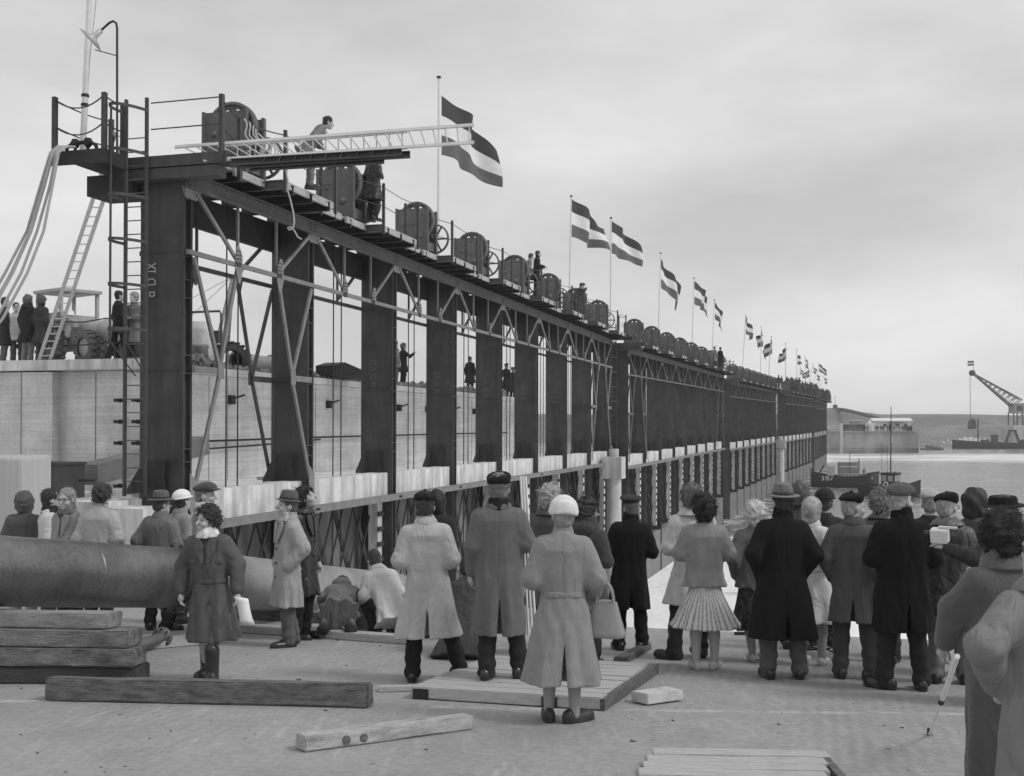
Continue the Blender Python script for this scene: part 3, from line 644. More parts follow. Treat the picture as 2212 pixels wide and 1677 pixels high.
# ---- steel channels lying across the deck edge
for k, (x0, y0, x1, y1) in enumerate([(500, 352, 868, 330), (520, 358, 886, 335), (540, 364, 830, 347)]):
    a, b = P(x0, y0, 20.5 + k * .12), P(x1, y1, 20.3 + k * .12)
    m = MB(); m.bar(a, b, .03, .12); m.bar(a + Vector((0, -.05, .05)), b + Vector((0, -.05, .05)), .09, .015); m.bar(a + Vector((0, -.05, -.05)), b + Vector((0, -.05, -.05)), .09, .015)
    for q in range(9): c = a.lerp(b, .2 + q * .09); m.box(c + Vector((0, -.05, 0)), (.02, .08, .09), (0, R(25), 0))
    t = m.build('steel_channel', STEEL); tag(t, ['top steel channel under the level ladder on the gantry deck', 'longest steel channel under the level ladder, middle of three', 'lowest and shortest steel channel under the level ladder'][k], 'steel channel', 'steel channels under the ladder')
for k, (x0, y0, x1, y1) in enumerate([(430, 340, 548, 352), (455, 338, 600, 350)]):
    t = MB().bar(P(x0, y0, 20.9), P(x1, y1, 21.6), .25, .04).build('deck_plank', WOOD); tag(t, ['short', 'longer'][k] + ' plank lying askew at the near corner of the gantry deck', 'plank')
# ---- ropes
ROPE = mat('pale_rope', .55, .9, .1, 20, .3, 90)
t = empty('rope_tangle', P(560, 345, 21.3)); tag(t, 'tangle of pale rope hung over the railing in front of the first winch', 'rope')
random.seed(3)
for k in range(5):
    pts = [P(528 + k * 8 + 4 * math.sin(q * 1.3 + k) + q * (1.5 + k * .9), 258 + k * 7 + q * 9 + random.uniform(-3, 3), 21.0) for q in range(9)]
    MB().tube(pts, .014, 5).build('strand', ROPE, t, world=True)
for k in range(3):
    c = (562 + k * 14, 318 + k * 5); MB().tube([P(c[0] + 11 * math.cos(a * .7), c[1] + 15 * math.sin(a * .7), 20.98) for a in range(10)], .014, 5).build('strand', ROPE, t, world=True)
t = MB().tube([P(*q, 21.0) for q in [(600, 330), (612, 345), (618, 372), (622, 390), (621, 410), (627, 430), (634, 460), (636, 480), (633, 494), (624, 497), (621, 493), (628, 490), (637, 500), (643, 512), (652, 517)]], .016, 6).build('hanging_rope', ROPE)
tag(t, 'pale rope dangling with a small loop before the second gantry column', 'rope')
# ---- flags
FR, FW, FB = mat('flag_red', .055, .9, .1, 3, .1, 90), mat('flag_white', .70, .9, .05, 3, .1, 90), mat('flag_blue', .115, .9, .1, 3, .1, 90)
FL = [(948, 945, 167, 207, 335, 115, 75, 0), (1234, 1228, 424, 430, 512, 82, 52, 0), (1320, 1318, 471, 478, 548, 69, 42, 0), (1427, 1421, 547, 560, 622, 48, 58, 1), (1499, 1494, 601, 607, 658, 42, 34, 1),
      (1543, 1540, 648, 652, 690, 26, 36, 1), (1611, 1602, 681, 684, 720, 21, 22, 2), (1644, 1643, 707, 712, 746, 5, 16, 2), (1666, 1668, 728, 733, 764, -11, 22, 2), (1697, 1697, 742, 750, 776, -6, 16, 3),
      (1721, 1722, 755, 767, 788, 17, 5, 3), (1739, 1740, 770, 774, 792, 11, 11, 3), (1756, 1757, 786, 790, 806, 10, 8, 3), (1768, 1768, 784, 786, 803, 18, 12, 4), (1728, 1728, 790, 794, 808, 9, 7, 4), (1747, 1747, 796, 800, 815, -9, 6, 4), (1763, 1763, 806, 809, 821, 11, 6, 4), (1780, 1780, 812, 815, 828, 8, 5, 4)]
random_k = [random.Random(k + 5).random() for k in range(30)]
for n, (xt, xb, yt, f0, f1, dx, drop, ci) in enumerate(FL):
    v = 1.12 if n != 2 else .0; u = u_at(ci, xb, v); u = max(.4, min(u, BL * NB + .4)); base = LOC(ci, u, v, 7.05); Y = base.y
    if n >= 14: base = base + Vector((0, 6, 0)); Y = base.y
    top = P(xt, yt, Y); kx = Y / F
    t = empty('flag_pole', base); tag(t, 'three striped flag on a slender pole, %s from the near end of the gantry' % NTH[n] if n else 'largest striped flag, on the pole behind the end of the level ladder', 'flag', 'flags along the gantry')
    r = .045 if n < 8 else .06
    MB().tube([base, top], [r, r * .7], 8).build('pole', POLEW, t, world=True)
    MB().lathe([(0, .05), (r * 1.6, .03), (r * 1.7, -.03), (0, -.05)], top, n=10).build('pole_cap', STEEL_D, t, world=True)
    hs = (f1 - f0) * kx; Lf = 1.5 * hs; dm = dx * kx; dz = drop * kx; hz = math.sqrt(max(.1, Lf * Lf - dz * dz)); c = max(-1, min(1, dm / hz)); ph = math.acos(c)
    d = Vector((c, math.sin(ph), 0)); side = Vector((-d.y, d.x, 0)); o = P(xt - (xt - xb) * .12 + (6 if n == 0 else 1.5), f0, Y)
    mb = MB(); mb.sm = True; nu, nv = 22, 6; random.seed(40 + n); p1, p2 = random.uniform(0, 6), random.uniform(0, 6)
    def fp(a, b):
        s_ = a / nu; w_ = b / nv
        x = s_ * hz; z = -dz * (s_ ** 1.15) - w_ * hs * (1 - .28 * s_) + .05 * hs * math.sin(s_ * 7 + p1) * s_
        y = hs * ((.10 + .09 * random_k[n]) * math.sin(s_ * (5 + 3 * random_k[n - 1]) + p1 + w_ * 1.2) + .07 * math.sin(s_ * 13 + p2 - w_ * 2.2)) * min(1, s_ * 2.2)
        z += hs * .10 * math.sin(s_ * 5 + w_ * 2 + p2) * s_ * s_
        return o + d * x + side * y + Vector((0, 0, z))
    for b in range(nv):
        mb.cur = b // 2
        g = [fp(a, b) for a in range(nu + 1)] + [fp(a, b + 1) for a in range(nu + 1)]
        mb.add(g, [(a, a + 1, nu + 2 + a, nu + 1 + a) for a in range(nu)])
    fo = mb.build('flag', [FR, FW, FB], t, world=True)
# ================================================================ things on the ramp
def noisy(o, amp=.006, sc_=9.):
    for v in o.data.vertices:
        n = noise.noise_vector(Vector(v.co) * sc_); v.co += n * amp
def beam_mesh(l, d, h, seg=10, amp=.012, seed=0, chip=0):
    """squared timber with worn edges, its long axis on x"""
    bm = bmesh.new(); bmesh.ops.create_cube(bm, size=1)
    for v in bm.verts: v.co.x *= l; v.co.y *= d; v.co.z *= h
    es = [e for e in bm.edges if abs((e.verts[0].co - e.verts[1].co).x) > l * .5]
    bmesh.ops.subdivide_edges(bm, edges=es, cuts=seg)
    bmesh.ops.bevel(bm, geom=[e for e in bm.edges if e.calc_face_angle(0) > .5], offset=min(d, h) * .09, segments=2, affect='EDGES')
    for v in bm.verts:
        q = Vector((v.co.x * 1.7 + seed * 9.1, v.co.y * 7, v.co.z * 7)); v.co += noise.noise_vector(q) * amp
    for v in bm.verts: v.co.z = max(v.co.z, -h / 2 + .001)
    me = bpy.data.meshes.new('timber'); bm.to_mesh(me); bm.free(); me.polygons.foreach_set('use_smooth', [False] * len(me.polygons)); return me
TILT = math.atan(SL)
def lay(name, me, m, p, q, d, h, label, cat, lift=0.):
    """lay a timber mesh so that its long axis runs from ground point p to q"""
    p, q = Vector(p), Vector(q); c = (p + q) / 2; dr = (q - p).normalized(); nrm = Vector((0, SL, 1)).normalized()
    y = nrm.cross(dr).normalized(); M = Matrix((dr, y, dr.cross(y))).transposed().to_4x4()
    me.materials.append(m); o = obj(name, me); o.matrix_world = Matrix.Translation(c + nrm * (h / 2 + .002 + lift)) @ M
    o.location = (Matrix.Translation(c + nrm * (h / 2 + .002 + lift))).translation; o.rotation_euler = M.to_euler()
    tag(o, label, cat); return o
# stack of heavy timbers under the big pipe
TM = [mat('stack_timber%d' % k, v, .85, va, 3.5, .5, 22, stretch=(1, 4, 4), coords='object', fine=.2) for k, (v, va) in enumerate([(.05, .4), (.13, .95), (.17, .6), (.26, .5)])]
Ys = 10.15
for k, (xr, h, d) in enumerate([(308, .15, .36), (302, .155, .34), (291, .15, .34), (246, .145, .32)]):
    lift = [0, .153, .311, .464][k]; Yk = [10.15, 10.1, 10.18, 10.3][k]
    pr = GX(xr, Yk); pl = Vector((pr.x - 2.9, Yk + .05 + .08 * k, gz(Yk + .05)))
    lay('stacked_timber', beam_mesh(2.9, d, h, 12, .014, k), TM[k], pl, pr, d, h, ['almost black bottom timber of the stack under the big pipe', 'mottled tarred timber, second from the bottom of the stack', 'cracked grey timber, second from the top of the stack', 'shortest timber on top of the stack under the big pipe'][k], 'timber', lift)
# long dark timber in front, loose planks
a, b = G(97, 1515), G(798, 1531); lay('dark_timber', beam_mesh((b - a).length, .17, .185, 16, .012, 9), WOOD_D, a + Vector((0, .08, -.006)), b + Vector((0, .08, -.006)), .17, .185, 'long dark squared timber lying in front of the woman in boots', 'timber')
a, b = G(632, 1628), G(1000, 1578); lt_ = lay('loose_timber', beam_mesh((b - a).length, .16, .10, 12, .009, 5), mat('loose_timber', .38, .85, .5, 4, .4, 26, stretch=(1.2, 5, 5), coords='object', fine=.15), a + Vector((.03, .08, -.006)), b + Vector((.03, .08, -.006)), .16, .10, 'pale short timber with dark spots lying slanted at the front', 'timber')
for f in (-.27, -.17): MB().lathe([(0, .006), (.024, .006), (.034, .002), (.036, -.004)], (f * (b - a).length, -.077, -.008), (0, -1, 0), 9).build('paint_spot', WOOD_D, lt_)
a, b = G(517, 1364), G(893, 1391); lay('long_plank', beam_mesh((b - a).length, .24, .09, 14, .004, 3), WOOD_X, a, b, .24, .09, 'long clean plank lying before the kneeling man', 'plank')
a, b = G(817, 1494), G(900, 1492); lay('short_plank', beam_mesh((b - a).length, .12, .045, 4, .003, 6), WOOD_X, a, b, .12, .045, 'short pale board end beside the left corner of the pallet', 'plank')
a, b = G(1338, 1434), G(1395, 1403); lay('short_plank', beam_mesh((b - a).length, .13, .06, 4, .004, 7), WOOD_D, a, b, .13, .06, 'short dark board lying slanted behind the pallet', 'plank')
a, b = G(1384, 1527), G(1462, 1516); lay('wood_block', beam_mesh((b - a).length, .2, .085, 3, .005, 8), mat('block_wood', .52, .85, .25, 6, .3, 30), a + Vector((0, .1, 0)), b + Vector((0, .1, 0)), .2, .085, 'small pale brick shaped block lying alone right of the pallet', 'block')
def pallet(name, c00, c10, c11, nb, th, label, dark=0):
    """boards run from c00 to c10; the pallet reaches to c11"""
    c00, c10, c11 = Vector(c00), Vector(c10), Vector(c11); ex = c10 - c00; ey = c11 - c10; nrm = Vector((0, SL, 1)).normalized()
    t = empty(name, c00); tag(t, label, 'pallet')
    L1 = ex.length; wd = ey.length / nb; dx = ex.normalized(); dy = ey.normalized(); M = Matrix((dx, (nrm.cross(dx)).normalized(), nrm)).transposed()
    for k in range(nb):
        me = beam_mesh(L1 * random.uniform(.985, 1.0), wd * .95, th, 8, .004, k + dark * 30); me.materials.append(WOOD_X)
        o = obj('board', me, t, ex / 2 + dy * (wd * (k + .5)) + dx * random.uniform(-.012, .012) + nrm * (th / 2 + random.uniform(0, .007)), M.to_euler())
    o = MB().box((0, 0, 0), (.05, ey.length * .99, th * .96)).build('end_batten', WOOD_D, t); o.location = ex + dx * .028 + ey / 2 + nrm * (th * .48 + .001); o.rotation_euler = Matrix((dx, dy, nrm)).transposed().to_euler()
    if not dark:
        for f, w_ in ((.02, .14), (.70, .13)): o = MB().box((0, 0, 0), (w_, .006, th * .9)).build('paint_patch', BLACK, t); o.location = ex * f + dx * w_ / 2 - dy * .002 + nrm * (th * .47); o.rotation_euler = Matrix((dx, dy, nrm)).transposed().to_euler()
    return t
random.seed(11)
pallet('wooden_pallet', G(884, 1510), G(1300, 1537), G(1405, 1454), 9, .095, 'large boarded pallet under the feet of the man in the dark grey coat')
pallet('wooden_pallet', G(1372, 1697), G(1790, 1705), G(1786, 1642), 4, .055, 'boarded pallet cut off by the bottom edge of the picture', 1)
pallet('wooden_pallet', G(225, 1412), G(440, 1394), G(430, 1378), 4, .09, 'boarded pallet behind the timber stack near the flanged pipe stub', 2)
# flanged pipe stub
a, b = G(290, 1420), G(350, 1400); z = Vector((0, 0, .16)); t = empty('pipe_stub', a); tag(t, 'short narrow pipe with a round flange beside the timber stack', 'pipe')
d = (b - a).normalized(); PIPE = mat('pipe_steel', .13, .55, .35, 2., .15, 30, spec=.5, fine=.1)
MB().tube([a + z * .75 - d * .5, b + z * .75], .055, 14).build('tube', PIPE, t, world=True)
MB().lathe([(.0, -.02), (.115, -.02), (.115, .02), (0, .02)], b + z * .75, d, 18).build('flange', PIPE, t, world=True)
for k in range(8): 
    u = Vector((0, 0, 1)); x = d.cross(u).normalized(); y = x.cross(d); an = k * math.pi / 4; c = b + z * .75 + (x * math.cos(an) + y * math.sin(an)) * .09
    MB().tube([c - d * .03, c + d * .035], .011, 6).build('bolt', STEEL_D, t, world=True)
# ---- the big pipeline
def big_pipe(pts, r, m, name, label, flange_at=None):
    t = empty(name, pts[0]); tag(t, label, 'pipe')
    mb = MB(); mb.tube(pts, r, 40, False); mb.tube(pts, r * .95, 40, False); mb.build('shell', m, t, world=True)
    for p_, dd in (flange_at or []):
        MB().lathe([(r * .96, -.03), (r * 1.17, -.03), (r * 1.17, .03), (r * .96, .03), (r * .96, -.03)], p_, dd, 40).build('flange', m, t, world=True)
        u = Vector((0, 0, 1)); x = dd.cross(u).normalized(); y = x.cross(dd)
        for k in range(16):
            an = (k + .5) * math.pi / 8; c = Vector(p_) + (x * math.cos(an) + y * math.sin(an)) * r * 1.09; MB().tube([c - dd * .05, c + dd * .05], .018, 6).build('bolt', STEEL_D, t, world=True)
    return t
rp = .34; a = P(0, 1234, 10.67); b = P(386, 1249, 12.75); dr = (b - a).normalized()
PB = mat('big_pipe_steel', .17, .42, .5, 1.3, .15, 14, metal=.75, fine=.15, stains=.2)
p = big_pipe([a - dr * 3, a, b], rp, PB, 'dredge_pipe', 'big dark pipe resting on the timber stack at the left', [(b - dr * .06, dr)])
for q in (1.0, 2.35): MB().lathe([(rp + .001, -.02), (rp + .007, -.008), (rp + .007, .008), (rp + .001, .02)], a + dr * q, dr, 40).build('weld_seam', PB, p, world=True)
c2 = P(602, 1265, 15.25); c3 = P(805, 1277, 18.7); d2 = (c3 - c2).normalized(); c1_ = b + dr * .1
big_pipe([c1_, c1_.lerp(c2, .3), c2, c3, c3 + d2 * 1.2], rp, mat('pale_pipe_steel', .32, .5, .3, 1.5, .12, 14, metal=.6, fine=.12), 'dredge_pipe', 'paler length of big pipe running behind the men to the quay edge', [(c1_ + dr * .04, dr)])
# timber bearers under the far pipe
for k, (x0, y0, x1, y1) in enumerate([(520, 1330, 700, 1342), (700, 1336, 800, 1345)]):
    a, b = G(x0, y0 + 6), G(x1, y1 + 4); lay('bearer_timber', beam_mesh((b - a).length, .2, .14, 6, .006, 20 + k), WOOD_D if k == 0 else WOOD_X, a, b, .2, .14, ['dark timber under the paler pipe behind the man in the hat', 'pale timber under the paler pipe beside the crouching man'][k], 'timber')
# box beside the crouching man
c = G(800, 1358); t = empty('instrument_box', c); tag(t, 'small grey box with a cable beside the crouching man', 'box')
MB().box((0, 0, .16), (.42, .3, .3)).build('case', mat('box_paint', .16), t); MB().box((0, 0, .325), (.44, .32, .03)).build('lid', mat('box_paint', .16), t)
MB().tube([(-.2, -.1, .2), (-.35, -.15, .12), (-.42, -.05, .02), (-.2, -.3, .015), (.1, -.32, .015)], .012, 6).build('cable', BLACK, t)
# pale concrete block at the left edge, cable ring and bollard pins near the edge
c = GX(20, 17.3); t = empty('concrete_block', c); tag(t, 'tall pale ribbed concrete block at the left picture edge', 'concrete block')
m = MB(); m.bx(-1.4, .42, -.5, .6, .0, P(0, 985, 17.3).z - c.z); o = m.build('block', mat('block_concrete', .42, .9, .1, 2, .3, 12, stretch=(8, 8, .3), fine=.06), t, bevel=.05)
for k, px in enumerate((1304 + 4, 1606)):
    g = G(px, 1372); t = empty('deck_pin', g); tag(t, ['short dark pin standing near the quay edge behind the uniformed man', 'low dark bracket on the quay edge right of the woman in the skirt'][k], 'pin')
    if k == 0: MB().tube([(0, 0, 0), (0, 0, .11)], .025, 8).build('pin_body', BLACK, t)
    else: MB().box((0, 0, .02), (.22, .05, .035)).build('pin_body', BLACK, t)
# coil of cable on the quay edge
t = empty('cable_coil', G(1770, 1415)); tag(t, 'tangle of black cable on the ground behind the man in the long black coat', 'cable'); random.seed(5)
MB().tube([(.16 * math.cos(k * .9) * random.uniform(.6, 1.3), .16 * math.sin(k * .9) * random.uniform(.6, 1.2), .02 + .012 * k) for k in range(26)], .01, 5).build('cable', BLACK, t)

# grit, chips and pebbles lying about the ramp
random.seed(31); m = MB()
for k in range(220):
    Y = random.uniform(5.6, 14.2); X = random.uniform(-.52, .52) * Y
    if Y > edge_at(X) - .2: continue
    s_ = random.choice((.004, .005, .007, .009, .016)) * random.uniform(.7, 1.2); m.box((X, Y, gz(Y) + s_ * .25), (s_ * random.uniform(1, 2.6), s_, s_ * .6), (random.random() * .4, random.random() * .4, random.random() * 3))
tag(m.build('grit', mat('grit', .12, .9, .7, 8)), 'scattered grit and chips on the concrete ramp', 'grit', kind='stuff')
# ================================================================ people: bodies and clothes grown as smooth solids
class Vol:
    """collects rounded solids and turns their smooth union into one continuous surface"""
    def __init__(s, h): s.h = h; s.pr = []; s.post = []
    def cap(s, a, b, r0, r1=None, k=.03, sub=False, sq=None):
        a, b = np.array(a, float), np.array(b, float); r1 = r0 if r1 is None else r1; rm = max(r0, r1)
        def fn(x, y, z):
            d = b - a; L2 = max(d @ d, 1e-9)
            t = np.clip(((x - a[0]) * d[0] + (y - a[1]) * d[1] + (z - a[2]) * d[2]) / L2, 0, 1)
            return np.sqrt((x - a[0] - d[0] * t) ** 2 + (y - a[1] - d[1] * t) ** 2 + (z - a[2] - d[2] * t) ** 2) - (r0 + (r1 - r0) * t)
        s.pr.append((np.minimum(a, b) - rm, np.maximum(a, b) + rm, fn, k, sub)); return s
    def ell(s, c, r, k=.03, M=None, sub=False):
        c, r = np.array(c, float), np.array(r, float); Mi = None if M is None else np.array(M).T; rm = r.max() if M is not None else r
        def fn(x, y, z):
            x, y, z = x - c[0], y - c[1], z - c[2]
            if Mi is not None: x, y, z = (Mi[0, 0] * x + Mi[0, 1] * y + Mi[0, 2] * z, Mi[1, 0] * x + Mi[1, 1] * y + Mi[1, 2] * z, Mi[2, 0] * x + Mi[2, 1] * y + Mi[2, 2] * z)
            k0 = np.sqrt((x / r[0]) ** 2 + (y / r[1]) ** 2 + (z / r[2]) ** 2); k1 = np.sqrt((x / r[0] ** 2) ** 2 + (y / r[1] ** 2) ** 2 + (z / r[2] ** 2) ** 2) + 1e-9
            return k0 * (k0 - 1) / k1
        s.pr.append((c - rm, c + rm, fn, k, sub)); return s
    def loft(s, st, o, A, k=.03, p=2.3, pleat=None):
        """st: (z, half width, half depth, forward offset) along axis A[2] from o; pleat(theta, z) is added to the distance"""
        st = sorted(st); zs = np.array([q[0] for q in st]); W = np.array([q[1] for q in st]); Dp = np.array([q[2] for q in st]); O = np.array([q[3] if len(q) > 3 else 0 for q in st])
        A = np.array(A, float); o = np.array(o, float); m = max(W.max(), Dp.max()) + abs(O).max() + .05
        e = [o + A[2] * z for z in (zs[0], zs[-1])]; lo = np.minimum(*e) - m * (1 - .55 * abs(A[2])); hi = np.maximum(*e) + m * (1 - .55 * abs(A[2])); 
        lo[:2] = np.minimum(e[0], e[1])[:2] - m; hi[:2] = np.maximum(e[0], e[1])[:2] + m
        def fn(x, y, z):
            x, y, z = x - o[0], y - o[1], z - o[2]
            X = A[0, 0] * x + A[0, 1] * y + A[0, 2] * z; Yv = A[1, 0] * x + A[1, 1] * y + A[1, 2] * z; Z = A[2, 0] * x + A[2, 1] * y + A[2, 2] * z
            w_ = np.interp(Z, zs, W); d_ = np.interp(Z, zs, Dp); Yv = Yv - np.interp(Z, zs, O)
            q = (np.abs(X / w_) ** p + np.abs(Yv / d_) ** p) ** (1 / p); d = (q - 1) * np.minimum(w_, d_)
            if pleat is not None: d = d + pleat(np.arctan2(X / w_, Yv / d_), Z, X, Yv)
            return np.maximum(d, np.maximum(zs[0] - Z, Z - zs[-1]))
        s.pr.append((lo, hi, fn, k, False)); return s
    def cut(s, n, c):     # keep n.p <= c
        n = np.array(n, float); s.post.append(lambda x, y, z, D: np.maximum(D, n[0] * x + n[1] * y + n[2] * z - c)); return s
    def warp(s, f): s.post.append(f); return s
    def mesh(s, name, m, M=None):
        h = s.h; pad = 3 * h
        lo = np.min([p[0] for p in s.pr if not p[4]], axis=0) - pad; hi = np.max([p[1] for p in s.pr if not p[4]], axis=0) + pad
        n = np.ceil((hi - lo) / h).astype(int) + 1; ax = [lo[i] + h * np.arange(n[i]) for i in range(3)]
        D = np.full(n, .5, np.float32)
        for a, b, fn, k, sub in s.pr:
            e = k + 2 * h; i0 = np.maximum(0, ((a - e - lo) / h).astype(int)); i1 = np.minimum(n, ((b + e - lo) / h).astype(int) + 2)
            if (i1 <= i0).any(): continue
            sl = tuple(slice(p, q) for p, q in zip(i0, i1)); x, y, z = np.meshgrid(*[ax[i][sl[i]] for i in range(3)], indexing='ij', sparse=True)
            d = fn(x, y, z); cur = D[sl]
            if sub: hh = np.clip(.5 - .5 * (cur + d) / k, 0, 1); D[sl] = cur * (1 - hh) - d * hh + k * hh * (1 - hh)
            else: hh = np.clip(.5 + .5 * (cur - d) / k, 0, 1); D[sl] = cur * (1 - hh) + d * hh - k * hh * (1 - hh)
        if s.post:
            x, y, z = np.meshgrid(*ax, indexing='ij', sparse=True)
            for f in s.post: D = f(x, y, z, D)
        v, q = nets(np.asarray(D, np.float32), lo, h)
        if M is not None: Mn = np.array(M); v = v @ Mn[:3, :3].T + Mn[:3, 3]
        return np_mesh(name, v, q, m)
OFF = np.array([(i, j, k) for i in (0, 1) for j in (0, 1) for k in (0, 1)]); EDG = [(0, 1), (2, 3), (4, 5), (6, 7), (0, 2), (1, 3), (4, 6), (5, 7), (0, 4), (1, 5), (2, 6), (3, 7)]
def nets(D, lo, h):
    S = D < 0; c = np.zeros(tuple(n - 1 for n in D.shape), np.int8)
    for i, j, k in OFF: c += S[i:S.shape[0] - 1 + i, j:S.shape[1] - 1 + j, k:S.shape[2] - 1 + k]
    act = (c > 0) & (c < 8); idx = np.full(c.shape, -1, np.int32); ii = np.argwhere(act); idx[act] = np.arange(len(ii))
    V = [D[ii[:, 0] + o[0], ii[:, 1] + o[1], ii[:, 2] + o[2]] for o in OFF]; acc = np.zeros((len(ii), 3)); cnt = np.zeros(len(ii))
    for a, b in EDG:
        m = (V[a] < 0) != (V[b] < 0); t = np.where(m, V[a] / np.where(m, V[a] - V[b], 1), 0); acc += np.where(m[:, None], OFF[a] + (OFF[b] - OFF[a]) * t[:, None], 0); cnt += m
    pos = (ii + acc / np.maximum(cnt, 1)[:, None]) * h + lo; Q = []
    for axn in range(3):
        sl0 = [slice(1, -1)] * 3; sl1 = [slice(1, -1)] * 3; sl0[axn] = slice(0, -1); sl1[axn] = slice(1, None)
        A, B = S[tuple(sl0)], S[tuple(sl1)]; e = np.argwhere(A != B)
        if not len(e): continue
        fl = A[e[:, 0], e[:, 1], e[:, 2]]; e = e + 1; e[:, axn] -= 1; b_, c_ = [q for q in range(3) if q != axn]
        def at(db, dc): r = e.copy(); r[:, b_] += db; r[:, c_] += dc; return idx[r[:, 0], r[:, 1], r[:, 2]]
        q = np.stack([at(-1, -1), at(0, -1), at(0, 0), at(-1, 0)], 1)
        if axn == 1: fl = ~fl
        q[~fl] = q[~fl][:, ::-1]; Q.append(q)
    return pos, np.concatenate(Q) if Q else np.zeros((0, 4), int)
def np_mesh(name, v, q, m):
    me = bpy.data.meshes.new(name); q = q[(q >= 0).all(1)]; n = len(q)
    me.vertices.add(len(v)); me.vertices.foreach_set('co', v.astype(np.float32).ravel()); me.loops.add(n * 4); me.loops.foreach_set('vertex_index', q.astype(np.int32).ravel())
    me.polygons.add(n); me.polygons.foreach_set('loop_start', np.arange(0, n * 4, 4, dtype=np.int32)); me.polygons.foreach_set('loop_total', np.full(n, 4, np.int32)); me.polygons.foreach_set('use_smooth', np.ones(n, bool))
    me.update(calc_edges=True)
    if m is not None: me.materials.append(m)
    return me
# ---- cloth, skin, hair
def cloth(v, kind='wool'):
    v = round(v, 3)
    if kind == 'wool': return mat('wool_%g' % v, v, .95, .10, 14, .22, 260, sheen=.12 if v > .05 else .03, spec=.15, fine=.14, wrinkle=.38, wst=(1, 1, .22), wsc=10)
    if kind == 'rain': return mat('raincoat_%g' % v, v, .62, .12, 5, .12, 70, spec=.35, wrinkle=.65, wst=(1, 1, .4), wsc=8)
    if kind == 'leather': return mat('leather_%g' % v, v, .36, .25, 7, .3, 50, spec=.5, wrinkle=.8, wst=(1, 1, .6), wsc=9)
    if kind == 'stripe': return stripe_cloth(v)
    if kind == 'leaf': return mat('leaf_print_%g' % v, v, .9, .95, 26, .1, 80, spec=.2)
    if kind == 'fuzzy': return mat('fuzzy_%g' % v, v, .95, .12, 30, .6, 160, sheen=.3, spec=.1)
    if kind == 'scarf': return mat('print_scarf_%g' % v, v, .8, .6, 18, .1, 80, spec=.3)
def stripe_cloth(v):
    m = mat('printed_skirt', v, .9, .08, 6, .1, 80, spec=.2); t = m.node_tree; b = t.nodes['Principled BSDF']
    if 'striped' in m: return m
    m['striped'] = 1; old = b.inputs['Base Color'].links[0].from_socket; g = N(t, 'ShaderNodeTexCoord'); s = N(t, 'ShaderNodeSeparateXYZ'); t.links.new(g.outputs['Object'], s.inputs[0])
    an = N(t, 'ShaderNodeMath', operation='ARCTAN2'); t.links.new(s.outputs[0], an.inputs[0]); t.links.new(s.outputs[1], an.inputs[1])
    nz = N(t, 'ShaderNodeTexNoise'); nz.inputs['Scale'].default_value = 60; t.links.new(g.outputs['Object'], nz.inputs['Vector'])
    a2 = N(t, 'ShaderNodeMath', operation='MULTIPLY'); a2.inputs[1].default_value = 36; t.links.new(an.outputs[0], a2.inputs[0]); sn = N(t, 'ShaderNodeMath', operation='SINE'); t.links.new(a2.outputs[0], sn.inputs[0])
    ad = N(t, 'ShaderNodeMath', operation='MULTIPLY_ADD'); ad.inputs[1].default_value = 3.; ad.inputs[2].default_value = -1.5; t.links.new(nz.outputs[0], ad.inputs[0])
    a3 = N(t, 'ShaderNodeMath', operation='ADD'); t.links.new(sn.outputs[0], a3.inputs[0]); t.links.new(ad.outputs[0], a3.inputs[1])
    r = N(t, 'ShaderNodeMapRange'); r.inputs[1].default_value = .1; r.inputs[2].default_value = 1.; r.inputs[3].default_value = 1; r.inputs[4].default_value = .42; t.links.new(a3.outputs[0], r.inputs[0])
    vm = N(t, 'ShaderNodeVectorMath', operation='SCALE'); t.links.new(old, vm.inputs[0]); t.links.new(r.outputs[0], vm.inputs['Scale']); t.links.new(vm.outputs[0], b.inputs['Base Color']); return m
SKIN = mat('skin', .42, .55, .10, 18, .08, 120, spec=.4); STOCK = mat('stockings', .30, .7, .06, 10, .03, 90)
def hair_m(v): return mat('hair_%g' % v, v, .55, .55, 70, .8, 130, spec=.4, stretch=(1, 1, .35))
SHOE_B = mat('black_shoe', .018, .3, .2, 10, .05, 60, spec=.6); SHOE_L = mat('pale_shoe', .45, .5, .1, 10, .05, 60); BOOT = mat('rubber_boot', .03, .35, .4, 6, .05, 30); SOLE = mat('shoe_sole', .12, .8, .2)
DARKM = mat('eye_dark', .025, .4, .1); LIPS = mat('lips', .16, .5, .1)
def rotm(yaw=0, pitch=0, roll=0): return np.array(Matrix.Rotation(yaw, 3, 'Z') @ Matrix.Rotation(pitch, 3, 'X') @ Matrix.Rotation(roll, 3, 'Y'))
SHC = {}
def shoe_mesh(kind, m):
    if (kind, m.name) in SHC: return SHC[kind, m.name]
    v = Vol(.011)
    if kind == 'boot': v.ell((0, .05, .04), (.052, .15, .055)).cap((0, -.03, .06), (0, -.02, .33), .060, .072, .05).ell((0, .14, .045), (.05, .06, .045))
    elif kind == 'heel': v.ell((0, .05, .035), (.038, .125, .04)).cap((0, -.05, .05), (0, -.055, .02), .03, .022).ell((0, -.045, .055), (.035, .045, .04))
    else: v.ell((0, .045, .04), (.046, .15, .042)).ell((0, -.06, .06), (.044, .055, .055)).ell((0, .13, .04), (.045, .055, .038)).ell((0, .05, .006), (.05, .16, .015))
    v.cut((0, 0, -1), 0.0); SHC[kind, m.name] = v.mesh('shoe', m); return SHC[kind, m.name]
